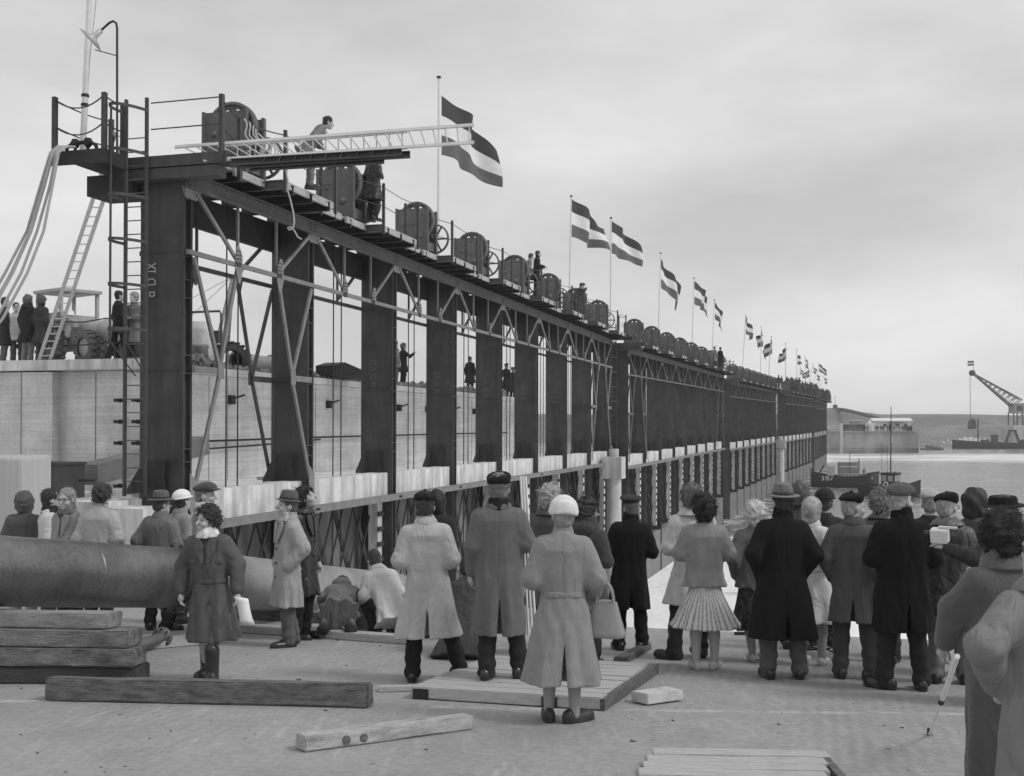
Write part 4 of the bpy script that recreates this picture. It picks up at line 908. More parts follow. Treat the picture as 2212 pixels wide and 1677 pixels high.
ARM = {'down': ((.243, -.03, .18), (.255, .06, -.05)), 'pocket': ((.295, -.08, .19), (.19, .07, -.02)), 'front': ((.272, -.02, .175), (.10, .21, .17)), 'fold': ((.27, .02, .22), (.04, .2, .27)),
       'behind': ((.27, -.12, .20), (.06, -.15, .05)), 'up': ((.3, .12, .36), (.14, .2, .62)), 'hold': ((.26, .02, .2), (.22, .26, .18))}
PID = [0]
def folds(amp, hem, top, seed, n=7):
    rs = np.random.RandomState(seed); ph = rs.rand(6) * 6.28; n2 = n + rs.randint(2, 5)
    def f(th, z, x, y):
        g = np.clip((top - z) / (top - hem), 0, 1) ** 1.4
        return g * amp * (np.sin(n * th + ph[0] + 1.2 * np.sin(2 * th + ph[1])) + .6 * np.sin(n2 * th + ph[2])) + .0045 * np.sin(34 * x + 5 * y + ph[3] + 1.6 * np.sin(4 * z + ph[4])) * np.clip((.40 - z) / .5, 0, 1) + .0025 * np.sin(61 * x + 9 * z + 2 * np.sin(7 * z + ph[5])) * np.clip((.42 - z) / .5, 0, 1)
    return f
def crumple(amp, seed, fr=30.):
    rs = np.random.RandomState(seed); k = rs.randn(4, 3) * fr * np.array((1.5, 1.5, .45)) if fr < 22 else rs.randn(4, 3) * fr; ph = rs.rand(4) * 6.28
    def f(x, y, z, D):
        w0 = .35 * np.sin(k[3, 0] * .4 * x + k[3, 1] * .4 * y + k[3, 2] * .4 * z + ph[3])
        return D + amp * (np.sin(k[0, 0] * x + k[0, 1] * y + k[0, 2] * z + ph[0] + 4 * w0) + .7 * np.sin(k[1, 0] * x + k[1, 1] * y + k[1, 2] * z + ph[1] - 3 * w0))
    return f
def strands(me, m, seed, ln, n):
    rs = np.random.RandomState(seed); nv = len(me.vertices); co = np.zeros(nv * 3, np.float32); me.vertices.foreach_get('co', co); co = co.reshape(-1, 3).astype(float); no = np.zeros(nv * 3, np.float32); me.vertex_normals.foreach_get('vector', no); no = no.reshape(-1, 3).astype(float)
    nf = len(me.polygons); q = np.zeros(nf * 4, np.int32); me.loops.foreach_get('vertex_index', q); q = q.reshape(-1, 4)
    k = rs.randint(0, nv, n); p = co[k]; nn = no[k]; g = rs.randn(n, 3) * .8 + np.array((.5, 0, -.7)); g -= nn * (g * nn).sum(1)[:, None]; g /= np.linalg.norm(g, axis=1)[:, None] + 1e-6
    L_ = ln * (.5 + rs.rand(n))[:, None]; sd_ = np.cross(nn, g) * .0028; up = (.25 + .5 * rs.rand(n))[:, None]
    pts = [p - nn * .003, p + g * L_ * .5 + nn * L_ * up * .5, p + g * L_ + nn * L_ * up * .55]; w_ = (1., .9, .25); V_ = [co]; Q_ = [q]; b = nv
    for i in range(3): V_ += [pts[i] - sd_ * w_[i], pts[i] + sd_ * w_[i]]
    ar = np.arange(n)
    for i in range(2): Q_.append(np.stack([b + 2 * i * n + ar, b + (2 * i + 1) * n + ar, b + (2 * i + 3) * n + ar, b + (2 * i + 2) * n + ar], 1))
    return np_mesh('hair', np.concatenate(V_), np.concatenate(Q_), m)
def tousle(amp, seed, fr):
    rs = np.random.RandomState(seed); k = rs.randn(7, 3) * fr; ph = rs.rand(7) * 6.28
    def f(x, y, z, D):
        e = 0
        for i in range(7): e = e + np.sin(k[i, 0] * x + k[i, 1] * y + k[i, 2] * z + ph[i] + 1.5 * np.sin(k[i - 1, 1] * .5 * x - k[i - 1, 0] * .5 * z))
        return D + amp * .42 * e
    return f
def person(x, Y, h, yaw, label, coat=.3, ck='wool', hem=.42, flare=.27, width=1.0, trs=.05, tk='wool', arms=('down', 'down'), feet=((-.10, 0), (.10, 0)), toes=(0, 0), head=(0, 0, 0), lean=(0, 0), hair=.04, hs='short', hat=None, hv=.03,
           belt=None, collar=None, cv=None, shoes='shoe', sm=None, vent=0, legs=None, skirt=None, glasses=False, face=False, q=1., z=None, hands=True, pelvis=None, knees=None, ankles=None, scarf=None, smile=False, gz_=None, group=None, pk=.012, twist=0, sleeve=1., loc=None, foot_rot=None, hemoff=0.):
    """yaw 0 looks straight away from the camera; turning is counter-clockwise seen from above"""
    PID[0] += 1; sd = PID[0]; rs = np.random.RandomState(sd)
    if lean == (0, 0): lean = (rs.uniform(-1, 3), rs.uniform(-2.2, 2.2))
    if head == (0, 0, 0): head = (rs.uniform(-16, 12), rs.uniform(-8, 4), rs.uniform(-4, 4))
    base = Vector(loc) if loc is not None else GX(x, Y)
    if z is not None: base.z = z
    s = h / 1.722
    # --- skeleton
    hip = np.array(pelvis if pelvis else (0, 0, .93), float); Rt = rotm(R(twist), R(-lean[0]), R(lean[1])); A = np.stack([Rt[:, 0], Rt[:, 1], Rt[:, 2]])
    T = lambda p: hip + p[0] * A[0] + p[1] * A[1] + p[2] * A[2]
    Rh = np.array(Matrix.Rotation(R(head[0]), 3, 'Z') @ Matrix.Rotation(R(-head[1]), 3, 'X') @ Matrix.Rotation(R(head[2]), 3, 'Y'))
    Rl = np.array(Matrix.Rotation(R(-lean[0] * .6), 3, 'X')); Rh = Rl @ Rh
    hc = T((0, .01, .64)); hc = hc + Rl @ np.array((0, .012, .02)); HS = 1.01; Hd = lambda p: hc + Rh @ np.array(p) * HS; MH = Matrix([list(Rh[i] * HS) + [hc[i]] for i in range(3)] + [[0, 0, 0, 1]])
    arm = []
    for sgn, a in zip((-1, 1), arms):
        e, w_ = ARM[a] if isinstance(a, str) else a
        arm.append((T((sgn * .152 * width ** .5, -.005, .424)), T((sgn * e[0] * .87 * (1 + (width - 1) * .6), e[1], e[2])), T((sgn * w_[0] * .93, w_[1], w_[2])), sgn))
    leg = []
    for i, sgn in enumerate((-1, 1)):
        hj = hip + np.array((sgn * .088, 0, -.02)) @ np.eye(3); fx, fy = feet[i][:2]; fz = feet[i][2] if len(feet[i]) > 2 else 0
        an = np.array(ankles[i], float) if ankles else np.array((fx, fy - .03, .085 + fz))
        kn = np.array(knees[i], float) if knees else (hj + an) / 2 + np.array((0, .03 + .25 * max(0, .86 - np.linalg.norm(hj - an)), 0)); leg.append((hj, kn, an))
    # --- body: one continuous skin
    hv_ = .0085 if face else .0125 * q
    B = Vol(hv_)
    hp = lambda p: tuple(Hd(p)); Mh = Rh
    B.ell(hp((0, -.012, .03)), (.077, .097, .097), .02, Mh).ell(hp((0, .028, -.045)), (.058, .07, .08), .035, Mh).ell(hp((0, .066, -.1)), (.028, .026, .026), .03, Mh)
    B.cap(hp((0, .094, .005)), hp((0, .119, -.036)), .008, .0145, .012).cap(hp((-.036, .082, .022)), hp((.036, .082, .022)), .011, .011, .016)
    for sg in (-1, 1):
        B.ell(hp((sg * .078, -.008, -.012)), (.011, .024, .034), .008, Mh)
        if face: B.ell(hp((sg * .033, .103, -.004)), (.016, .014, .012), .012, Mh, True); B.ell(hp((sg * .04, .068, -.04)), (.026, .03, .024), .02, Mh)
    B.cap(hp((-.02, .09, -.074)), hp((.02, .09, -.074)), .0085, .0085, .006)
    B.cap(hp((0, -.022, -.06)), T((0, -.012, .5)), .052, .06, .03)
    if q < 1.6:
        B.cap(T((0, 0, .45)), T((0, 0, .05)), .075, .085, .05).cap(T((-.13, -.01, .41)), T((.13, -.01, .41)), .035, .035, .05)
    for (a, e, w_, sg), an_ in zip(arm, arms):
        B.cap(a, e, .038, .034, .02).cap(e, w_, .034, .026, .02)
        if hands and an_ != 'pocket':
            d = (w_ - e) / np.linalg.norm(w_ - e); sd_ = np.cross(d, (0, 0, 1.)) if abs(d[2]) < .8 else np.cross(d, (sg * 1., 0, 0)); sd_ /= np.linalg.norm(sd_); nn = np.cross(sd_, d)
            if nn @ np.array((-sg, 0, -.3)) < 0: nn = -nn
            pc = w_ + d * .075; B.cap(w_, pc, .025, .031, .015)
            for f in range(4):
                o_ = sd_ * (f - 1.5) * .0195; L_ = (.036, .042, .04, .032)[f]; p0 = pc + o_ + d * .012; p1 = p0 + d * L_ + nn * .012; p2 = p1 + d * L_ * .45 + nn * L_ * .75
                B.cap(p0, p1, .0105, .0095, .004).cap(p1, p2, .0095, .008, .004)
            th0 = w_ + d * .03 - sd_ * .026; th1 = th0 + d * .03 - sd_ * .024 + nn * .012; B.cap(th0, th1, .012, .011, .008).cap(th1, th1 + d * .03 + nn * .01, .011, .009, .004)
    bare = legs is not None
    for hj, kn, an in leg:
        if bare or q < 1.6: B.cap(hj, kn, .068 if bare else .05, .05 if bare else .045, .03).cap(kn, (kn * .62 + an * .38), .05 if bare else .045, .053 if bare else .04, .02).cap((kn * .62 + an * .38), an, .053 if bare else .04, .034, .02)
    me = B.mesh('person', SKIN); root = obj('person', me); root.location = base; root.rotation_euler = (0, 0, R(yaw)); root.scale = (s, s, s)
    tag(root, label, 'person', group)
    def part(name, mesh, parent=None): return obj(name, mesh, parent or root)
    if bare:
        S_ = Vol(.013)
        for hj, kn, an in (leg if shoes != 'boot' else [(a_, b_, c_ + (b_ - c_) * .5) for a_, b_, c_ in leg]): S_.cap(kn + (hj - kn) * .35, kn, .07, .054, .02).cap(kn, kn * .62 + an * .38, .054, .057, .02).cap(kn * .62 + an * .38, an - np.array((0, 0, .02)), .057, .037, .02)
        part('stockings', S_.mesh('stockings', legs))
    # --- trousers
    if not bare:
        V = Vol(.015 * q); V.ell(tuple(hip + np.array((0, 0, -.0))), (.10, .075, .09) if hip[2] < .6 else (.125, .088, .11) if lean[0] < 20 else (.15, .12, .15), .05)
        for hj, kn, an in leg:
            V.cap(hj, kn, .086, .076, .04).cap(kn, an + (an - kn) * .02, .078, .072, .03)
        def bag(x_, y_, z_, D): return D + .006 * np.sin(58 * z_ + 7 * x_ + 5 * y_ + sd) * np.clip((.42 - z_) / .3, .15, 1) + .004 * np.sin(31 * z_ - 12 * x_ + 2 * sd)
        V.warp(bag); part('trousers', V.mesh('trousers', cloth(trs, tk)))
    # --- shoes
    for i, (hj, kn, an) in enumerate(leg):
        mm = sm or {'boot': BOOT, 'heel': SHOE_L}.get(shoes, SHOE_B)
        o = part('boot' if shoes == 'boot' else 'shoe', shoe_mesh(shoes, mm)); o.location = (an[0], an[1] + .02, max(0, an[2] - .085)); o.rotation_euler = (0, 0, R(toes[i]))
        if foot_rot: o.rotation_euler = [R(g) for g in foot_rot[i]]; o.location = tuple(an)
    # --- coat or jacket
    W = width * .9; hz = hem - .93 if hem is not None else -.1; V = Vol(.0145 * q)
    st = [(hz, flare, flare * .76, .0 + hemoff), (-.12, .205 * W + (flare - .2) * .25, .155 * W, .01), (.06, (.2 if not belt else .178) * W, (.14 if not belt else .125) * W, .012), (.2, .205 * W, .142 * W, .008), (.34, .212 * W, .135 * W, -.004),
          (.40, .208 * W, .125, -.010), (.44, .182 * W ** .5, .108, -.014), (.475, .145, .095, -.016), (.505, .105, .085, -.014), (.53, .080, .078, -.01), (.55, .07, .072, -.006)]
    if hz > -.12: st = [q_ for q_ in st if q_[0] > -.11]; st[0] = (hz, flare * .92, flare * .68, .01)
    V.loft(sorted(st), hip, A, .04, 2.35, folds(pk, hz, -.02, sd * 7 + 1))
    for a, e, w_, sg in arm:
        V.cap(a, e, .076 * sleeve ** .5, .068 * sleeve, .05).cap(e, e + (w_ - e) * .93, .069 * sleeve, .055 * sleeve, .03)
    if pelvis and hem is not None and hem > .7:
        pass
    amp_ = .0034 if ck in ('rain', 'leather') else .0018
    V.warp(crumple(amp_, sd * 13 + 5, 17.))
    def elbows(x_, y_, z_, D):
        for a, e, w_, sg in arm:
            d2 = (x_ - e[0]) ** 2 + (y_ - e[1]) ** 2 + (z_ - e[2]) ** 2; D = D + .0045 * np.exp(-d2 / .010) * np.sin(((x_ - e[0]) * 45 * sg + (y_ - e[1]) * 38 + (z_ - e[2]) * 62 + sd))
        return D
    V.warp(elbows)
    if q < 1.4:
        seg = []
        for c_ in range(13):
            th = rs.uniform(0, 6.28); z0 = rs.uniform(hz * .4, .34); ln_ = rs.uniform(.12, .4); th2 = th + rs.uniform(-.5, .5) * (1 if z0 > 0 else .25)
            def on_(t_, z_): i_ = np.interp(z_, [q_[0] for q_ in sorted(st)], [q_[1] for q_ in sorted(st)]); j_ = np.interp(z_, [q_[0] for q_ in sorted(st)], [q_[2] for q_ in sorted(st)]); return T((i_ * np.sin(t_), j_ * np.cos(t_), z_))
            seg.append((on_(th, z0), on_(th2, max(hz + .01, z0 - ln_)), rs.choice((-1, 1, 1)) * rs.uniform(.004, .009)))
        for a, e, w_, sg in arm:
            for c_ in range(6):
                f_ = rs.uniform(.25, .95); m_ = a + (e - a) * f_ if rs.rand() < .5 else e + (w_ - e) * f_ * .8; d_ = rs.randn(3) * .07; d_[2] *= .5; o_ = np.array((sg * .05, -.055, 0)); seg.append((m_ + o_ - d_, m_ + o_ + d_, rs.uniform(.005, .010)))
        def crease(x_, y_, z_, D):
            for p0, p1, am in seg:
                lo_, hi_ = np.minimum(p0, p1) - .06, np.maximum(p0, p1) + .06
                ix = np.where((x_[:, 0, 0] > lo_[0]) & (x_[:, 0, 0] < hi_[0]))[0]; iy = np.where((y_[0, :, 0] > lo_[1]) & (y_[0, :, 0] < hi_[1]))[0]; iz = np.where((z_[0, 0, :] > lo_[2]) & (z_[0, 0, :] < hi_[2]))[0]
                if not (len(ix) and len(iy) and len(iz)): continue
                sl = np.ix_(ix, iy, iz); X_, Y_, Z_ = x_[ix], y_[:, iy], z_[:, :, iz]; d_ = p1 - p0; t_ = np.clip(((X_ - p0[0]) * d_[0] + (Y_ - p0[1]) * d_[1] + (Z_ - p0[2]) * d_[2]) / (d_ @ d_ + 1e-9), 0, 1)
                r2 = (X_ - p0[0] - d_[0] * t_) ** 2 + (Y_ - p0[1] - d_[1] * t_) ** 2 + (Z_ - p0[2] - d_[2] * t_) ** 2
                D[sl] = D[sl] + am * np.exp(-r2 / .00035) * np.sin(np.pi * np.clip(t_ * .96 + .04, 0, 1)) - am * .45 * np.exp(-r2 / .0018)
            return D
        V.warp(crease)
    if hem is not None: V.warp(lambda x_, y_, z_, D: D + np.where(y_ < 0, .004 * np.exp(-(x_ / .011) ** 2), 0 * x_))
    if vent:
        def slit(x_, y_, z_, D):
            zl = z_ - .93; g = np.clip((hz + vent - zl) / vent, 0, 1); wv = -.006 + .030 * g
            return np.where((y_ < -.02) & (g > 0), np.maximum(D, .5 * (wv - np.abs(x_ - .01 - .02 * g)) + np.minimum(0, (-y_ - .02)) * 1.) if False else np.maximum(D, np.minimum(wv - np.abs(x_ - .012), .03) + 0 * y_), D)
        V.warp(slit)
    part('coat' if hem is not None and hem < .7 else 'jacket', V.mesh('coat', cloth(coat, ck)))
    if skirt:
        zv, kd, hz2, fl = skirt; U = Vol(.0125); U.loft([(hz2 - .93, fl, fl * .85), (-.16, .17, .13), (.0, .12, .09)], hip, np.eye(3), .02, 2.1, folds(.018, hz2 - .93, -.05, sd, 11)); part('skirt', U.mesh('skirt', cloth(zv, kd)))
    cvv = cloth(cv if cv is not None else coat * .92, ck)
    if collar:
        V = Vol(.010 * max(1, q * .8)); r0, r1, hh = {'small': (.074, .112, .045), 'up': (.08, .09, .075), 'big': (.082, .155, .04), 'fur': (.1, .14, .08), 'hood': (.1, .14, .08), 'roll': (.066, .08, .06)}[collar]
        V.loft([(.495, r1, r1 * .88, -.012), (.53, (r0 + r1) / 2 + .012, r1 * .8, -.008), (.53 + hh, r0, r0, .004), (.54 + hh, r0 * .96, r0 * .96, .004)], hip, A, .012, 2.)
        V.cap(T((0, -.01, .5)), T((0, .01, .72)), r0 * .86 - .006, None, .008, True)
        if collar == 'hood': V.ell(tuple(T((0, -.1, .49))), (.12, .065, .08), .04)
        part('collar', V.mesh('collar', cvv))
    if scarf: part('scarf', Vol(.011).loft([(.485, .118, .118, 0.012), (.54, .1, .108, .01), (.59, .084, .092, .008)], hip, A, .01, 2., folds(.006, .49, .6, sd, 9)).mesh('scarf', cloth(*scarf)))
    if face:
        for sg in (-1, 1):
            Al = Rt @ np.array(Matrix.Rotation(R(sg * 13), 3, 'Y') @ Matrix.Rotation(R(9), 3, 'X')); part('lapel', Vol(.008).loft([(-.15, .012, .012), (.0, .048, .012), (.05, .05, .012), (.11, .03, .012)], T((sg * .058, .126, .38)), Al.T, .006, 5.).mesh('lapel', cvv))
            if belt is not None: part('flap', Vol(.008).loft([(-.022, .062, .02), (.022, .066, .018)], T((sg * .098, .108, .26)), Rt.T, .006, 6.).mesh('flap', cloth(coat, ck)))
        for k_ in range(3): part('button', Vol(.006).ell(tuple(T((-.02, .15, .18 - k_ * .16))), (.013, .012, .013), .004).mesh('button', DARKM))
    if belt is not None:
        V = Vol(.010); V.loft([(.035, .192 * W, .137 * W, .012), (.08, .192 * W, .137 * W, .012)], hip, A, .01, 2.35); part('belt', V.mesh('belt', cloth(belt, ck)))
    # --- hair and hats, shaped in the head's own frame
    hq = .0085 * max(1, q)
    def crown(V, grow=0., back=-.02, cutn=(0, .85, -.53), c=.035):
        V.ell((0, -.02 + back * .3, .04), (.087 + grow, .106 + grow, .102 + grow), .02); V.cut(cutn, c)
    if hs and hat not in ('hood', 'headscarf', 'scarfhat'):
        V = Vol(hq); a_, f_ = {'short': (.004, 60), 'curly': (.011, 75), 'wavy': (.010, 48), 'bouf': (.012, 42), 'crop': (.002, 60), 'bob': (.006, 40)}[hs]
        gr = {'short': .002, 'curly': .016, 'wavy': .012, 'bouf': .026, 'crop': -.005, 'bob': .012}[hs]
        V.ell((0, -.022, .04), (.086 + gr, .102 + gr, .1 + gr * .8), .02)
        if hs in ('bouf', 'bob', 'curly'): V.ell((0, -.05, -.02), (.08 + gr, .075 + gr, .085 + gr), .04)
        else: V.ell((0, -.055, -.035), (.07, .055, .06), .03)
        V.cut((0, .82, -.57), .028 if hs != 'crop' else .012); V.warp(tousle(a_, sd * 3, f_)); part('hair', strands(V.mesh('hair', None, MH), hair_m(hair), sd, {'short': .028, 'curly': .05, 'wavy': .05, 'bouf': .045, 'crop': .012, 'bob': .04}[hs] * (1 if q < 1.6 else .8), 420 if q < 1.6 else 120))
    HM_ = cloth(hv, 'fuzzy' if hat == 'wool' else 'wool')
    tl = np.array(Matrix.Rotation(R(10), 3, 'X') @ Matrix.Rotation(R(rs.uniform(-12, 12)), 3, 'Y'))
    if hat == 'beret': part('hat', Vol(hq).ell((0, -.028, .088), (.103, .117, .047), .03, tl).ell((0, -.014, .07), (.094, .112, .05), .03).cap((0, -.02, .13), (.0, -.02, .15), .006, .005, .01).cut((0, -.22, -1), -.04).warp(crumple(.004, sd, 30)).mesh('beret', HM_, MH))
    elif hat == 'flat': part('hat', Vol(hq).ell((0, -.012, .09), (.102, .128, .058), .03, tl).ell((0, .045, .085), (.095, .085, .04), .03).ell((0, .112, .066), (.078, .06, .011), .012).cut((0, -.12, -1), -.045).warp(crumple(.004, sd, 26)).mesh('flat_cap', HM_, MH))
    elif hat == 'peak': part('hat', Vol(hq).loft([(.05, .09, .108, -.012), (.09, .092, .11, -.012)], (0, 0, 0), np.eye(3), .01, 2.).ell((0, -.01, .112), (.122, .132, .03), .025, tl).ell((0, .115, .052), (.075, .052, .01), .01).mesh('peaked_cap', HM_, MH))
    elif hat in ('fedora', 'trilby'):
        r_ = .165 if hat == 'fedora' else .135
        V = Vol(hq).loft([(.055, .088, .107, -.012), (.12, .082, .1, -.012), (.168, .07, .088, -.012), (.178, .05, .07, -.012)], (0, 0, 0), np.eye(3), .012, 2.1).ell((0, -.01, .06), (r_, r_ * 1.12, .010), .012)
        V.cap((0, -.1, .205), (0, .1, .2), .032, .03, .02, True); V.cap((-.09, .09, .2), (-.06, .1, .1), .03, .02, .02, True); V.cap((.09, .09, .2), (.06, .1, .1), .03, .02, .02, True)
        def roll(x_, y_, z_, D): return D
        ho = part('hat', V.mesh('hat', HM_, MH)); part('hat_band', Vol(.008).loft([(.066, .0905, .109, -.012), (.095, .0885, .107, -.012)], (0, 0, 0), np.eye(3), .004, 2.1).mesh('band', cloth(hv * .35), MH), ho)
    elif hat == 'widehat': part('hat', Vol(hq).loft([(.05, .1, .118, -.012), (.10, .1, .115, -.012), (.13, .09, .105, -.012)], (0, 0, 0), np.eye(3), .02, 2.2).ell((0, -.01, .055), (.17, .185, .012), .012).mesh('hat', HM_, MH))
    elif hat == 'wool': part('hat', Vol(hq).ell((0, -.018, .06), (.108, .125, .1), .03).ell((0, -.018, .03), (.11, .126, .045), .02).cut((0, -.25, -1), .0).warp(crumple(.003, sd, 60)).mesh('hat', HM_, MH))
    elif hat == 'helmet': part('hat', Vol(hq).ell((0, -.012, .06), (.108, .128, .1), .02).ell((0, -.005, .045), (.122, .155, .014), .01).cut((0, 0, -1), -.032).mesh('helmet', HM_, MH))
    elif hat in ('hood', 'headscarf'):
        g = .02 if hat == 'hood' else .006
        V = Vol(hq).ell((0, -.025, .03), (.09 + g, .115 + g, .108 + g), .03).ell((0, -.035, -.07), (.08 + g, .09 + g, .09), .05)
        V.ell((0, .115, -.035), (.062, .09, .1), .02, None, True); V.cut((0, 0, -1), .14).warp(crumple(.006, sd, 30))
        part('hood' if hat == 'hood' else 'headscarf', V.mesh('hood', cloth(hv, 'rain' if hat == 'hood' else 'scarf'), MH))
    if face:
        E = MB(); 
        for sg in (-1, 1):
            part('eye', Vol(.005).ell((sg * .032, .081, -.002), (.013, .008, .006), .005).mesh('eye', DARKM, MH)); part('brow', Vol(.006).cap((sg * .016, .094, .022), (sg * .05, .080, .021), .0045, .0035, .005).mesh('brow', hair_m(hair), MH))
        part('mouth', Vol(.005).cap((-.02, .0945, -.075 + (.006 if smile else 0)), (0, .099, -.077), .0035, .004, .004).cap((0, .099, -.077), (.02, .0945, -.075 + (.006 if smile else 0)), .004, .0035, .004).mesh('mouth', WHITE if smile else LIPS, MH))
    if glasses:
        g = MB()
        for sg in (-1, 1):
            g.tube([(sg * .034 + .023 * math.cos(a * .785), .103, .0 + .018 * math.sin(a * .785)) for a in range(9)], .0032, 5, False); g.tube([(sg * .056, .1, .005), (sg * .083, .0, .005)], .003, 5, False)
        g.tube([(-.012, .106, .004), (.012, .106, .004)], .003, 5, False)
        for i_, v_ in enumerate(g.v): g.v[i_] = tuple(MH @ Vector(v_))
        g.build('glasses', DARKM, root)
    return root, arm, s
def hand_at(r, side, off=(0, 0, 0)):
    root, arm, s = r; w_ = arm[side][2] + np.array(off); return Matrix.LocRotScale(root.location, root.rotation_euler, root.scale) @ Vector(w_)
# ================================================================ the crowd on the ramp
GRP = 'onlookers on the ramp'
CR = dict(pelvis=(0, -.12, .33), lean=(36, 0), knees=((-.19, .20, .47), (.19, .20, .47)), ankles=((-.13, -.03, .085), (.13, -.03, .085)), hem=.74, flare=.225)
# --- behind the big pipe
person(52, 14.7, 1.76, 8, 'person in dark hooded jacket seen from behind beyond the big pipe', coat=.075, ck='rain', hem=.6, hat='hood', hv=.075, trs=.3, hs=None, arms=('front', 'front'), sleeve=1.15, shoes='shoe', sm=SHOE_L)
person(106, 14.5, 1.80, -60, 'dark haired person in pale coat half hidden by the man with glasses', coat=.55, ck='rain', hem=.5, hair=.04, hs='short', collar='small', scarf=(.03, 'wool'), arms=('down', 'front'))
person(150, 13.9, 1.81, 158, 'grey haired man with glasses looking back over the big pipe', coat=.27, ck='wool', hem=.45, hair=.30, hs='short', glasses=True, face=True, head=(12, 0, 0), collar='small', scarf=(.12, 'scarf'), trs=.04, arms=('down', 'down'))
person(214, 13.7, 1.85, -6, 'person in belted light grey raincoat with tousled dark hair, back turned', coat=.36, ck='rain', hem=.45, belt=.34, hair=.05, hs='wavy', collar='up', arms=('front', 'front'), sleeve=1.1, scarf=None)
person(345, 14.2, 1.74, -14, 'man in brimmed hat and grey jacket stepping behind the pipe flange', coat=.15, ck='rain', hem=.55, flare=.25, hat='fedora', hv=.11, hair=.08, glasses=True, head=(-32, 0, 0), trs=.03, arms=('pocket', 'front'), feet=((-.12, .0), (.13, -.02)), toes=(20, -60), sleeve=1.12, width=1.08, collar='small')
person(388, 15.0, 1.78, -40, 'person in white helmet behind the man in the brimmed hat', coat=.25, ck='wool', hem=.5, hat='helmet', hv=.75, hair=.05, collar='small')
person(442, 13.4, 1.86, -84, 'smiling man in flat cap and grey coat in profile behind the woman', coat=.20, ck='wool', hem=.4, hat='flat', hv=.07, hair=.2, hs='crop', face=True, scarf=(.6, 'wool'), arms=('down', 'down'), collar='small')
# --- the woman walking towards the camera
W1 = person(456, 10.2, 1.61, 176, 'woman in dark belted raincoat and boots walking towards the camera with papers', q=.76, coat=.085, ck='rain', hem=.41, flare=.265, belt=.075, collar='small', cv=.085, hair=.035, hs='curly', face=True, smile=True, head=(-32, 0, -4),
    scarf=(.62, 'scarf'), legs=cloth(.12), shoes='boot', feet=((-.06, .17), (.10, -.12)), toes=(4, -8), arms=(((.30, -.03, .20), (.30, .05, -.05)), ((.33, -.06, .21), (.31, .03, -.04))), sleeve=1.16, pk=.02, hemoff=.0)
P8 = person(622, 12.6, 1.73, 122, 'man in small brimmed hat and light coat, hand in pocket, before the pale pipe', q=.76, coat=.34, ck='rain', hem=.46, flare=.225, hat='trilby', hv=.10, hair=.12, face=True, scarf=(.35, 'scarf'), trs=.10, arms=('pocket', 'pocket'), toes=(0, 20), collar='small', feet=((-.08, .05), (.1, -.08)), sleeve=1.12, belt=None)
person(652, 13.3, 1.82, -112, 'dark haired young man in dark leather coat looking down beside the pipe', coat=.022, ck='leather', hem=.5, flare=.25, hair=.02, hs='curly', face=True, head=(8, -24, 0), trs=.02, arms=('down', 'down'), collar='big', cv=.03)
person(733, 13.55, 1.72, 6, 'man in hooded jacket kneeling face down with shoe soles towards the camera', coat=.15, ck='rain', hem=.62, flare=.25, pelvis=(0, .16, .36), lean=(79, 0), knees=((-.15, .14, .08), (.15, .14, .08)), ankles=((-.17, -.30, .14), (.15, -.34, .14)), foot_rot=((-78, 0, 14), (-78, 0, -10)), sm=SOLE, hair=.03, head=(0, -10, 0), collar='hood', arms=(((.26, .05, .34), (.2, .32, .36)), ((.26, .05, .34), (.2, .32, .36))), trs=.03)
person(832, 13.7, 1.78, 34, 'man in pale jacket crouching beside the grey box', coat=.55, ck='rain', hair=.05, hs='crop', trs=.03, arms=(((.27, .08, .24), (.16, .34, .2)), ((.27, .08, .24), (.16, .34, .2))), collar='small', **CR)
P12 = person(922, 10.2, 1.73, 2, 'man in beret and long pale coat standing with one leg out', q=.76, coat=.42, ck='rain', hem=.41, flare=.30, vent=.38, hat='beret', hv=.012, hair=.06, trs=.022, arms=('front', 'front'), feet=((-.13, -.02), (.30, .16)), toes=(0, -52), collar='small', sleeve=1.12, scarf=None, head=(-6, 0, 0), pk=.016)
person(941, 13.4, 1.77, -10, 'person in black hood just behind the man in the pale coat', coat=.03, hem=.45, hat='hood', hv=.018, hs=None)
person(1004, 12.0, 1.74, -8, 'person in dark coat crouching between the two men in berets', coat=.045, ck='rain', hair=.05, hs='wavy', trs=.03, arms=('front', 'front'), **dict(CR, hem=.5, flare=.3))
P14 = person(1078, 9.73, 1.80, -3, 'tall man in black beret and long dark grey overcoat on the pallet', q=.76, coat=.135, ck='wool', hem=.375, flare=.215, vent=.42, hat='beret', hv=.010, hair=.22, hs='short', trs=.028, arms=('down', ((.27, .0, .20), (.16, .22, .16))), feet=((-.10, -.05), (.17, .06)), toes=(-8, -14), collar='small', scarf=(.02, 'wool'), width=1.06, z=gz(9.73) + .095)
person(1188, 11.9, 1.82, -14, 'person with windblown fair hair and dark jacket left of the white hat', coat=.075, ck='rain', hem=.5, hair=.42, hs='curly', collar='big', trs=.04, arms=('down', 'front'))
W2 = person(1216, 8.31, 1.665, -3, 'woman in white woollen hat and belted grey coat with a handbag', q=.76, coat=.25, ck='wool', hem=.31, flare=.305, vent=.42, belt=.24, hat='wool', hv=.78, hair=.3, hs='crop', legs=STOCK, shoes='shoe', sm=mat('brown_shoe', .03, .5, .2), arms=('front', ((.29, .0, .18), (.25, .17, .03))), feet=((-.11, .03), (.09, -.02)), toes=(6, -48), collar='roll', sleeve=1.22, pk=.017)
person(1266, 11.0, 1.67, -30, 'curly haired youth with glasses in dark jacket right of the white hat', coat=.055, ck='wool', hem=.6, hair=.05, hs='curly', glasses=True, head=(-38, 0, 0), collar='hood', trs=.03, arms=('front', 'front'))
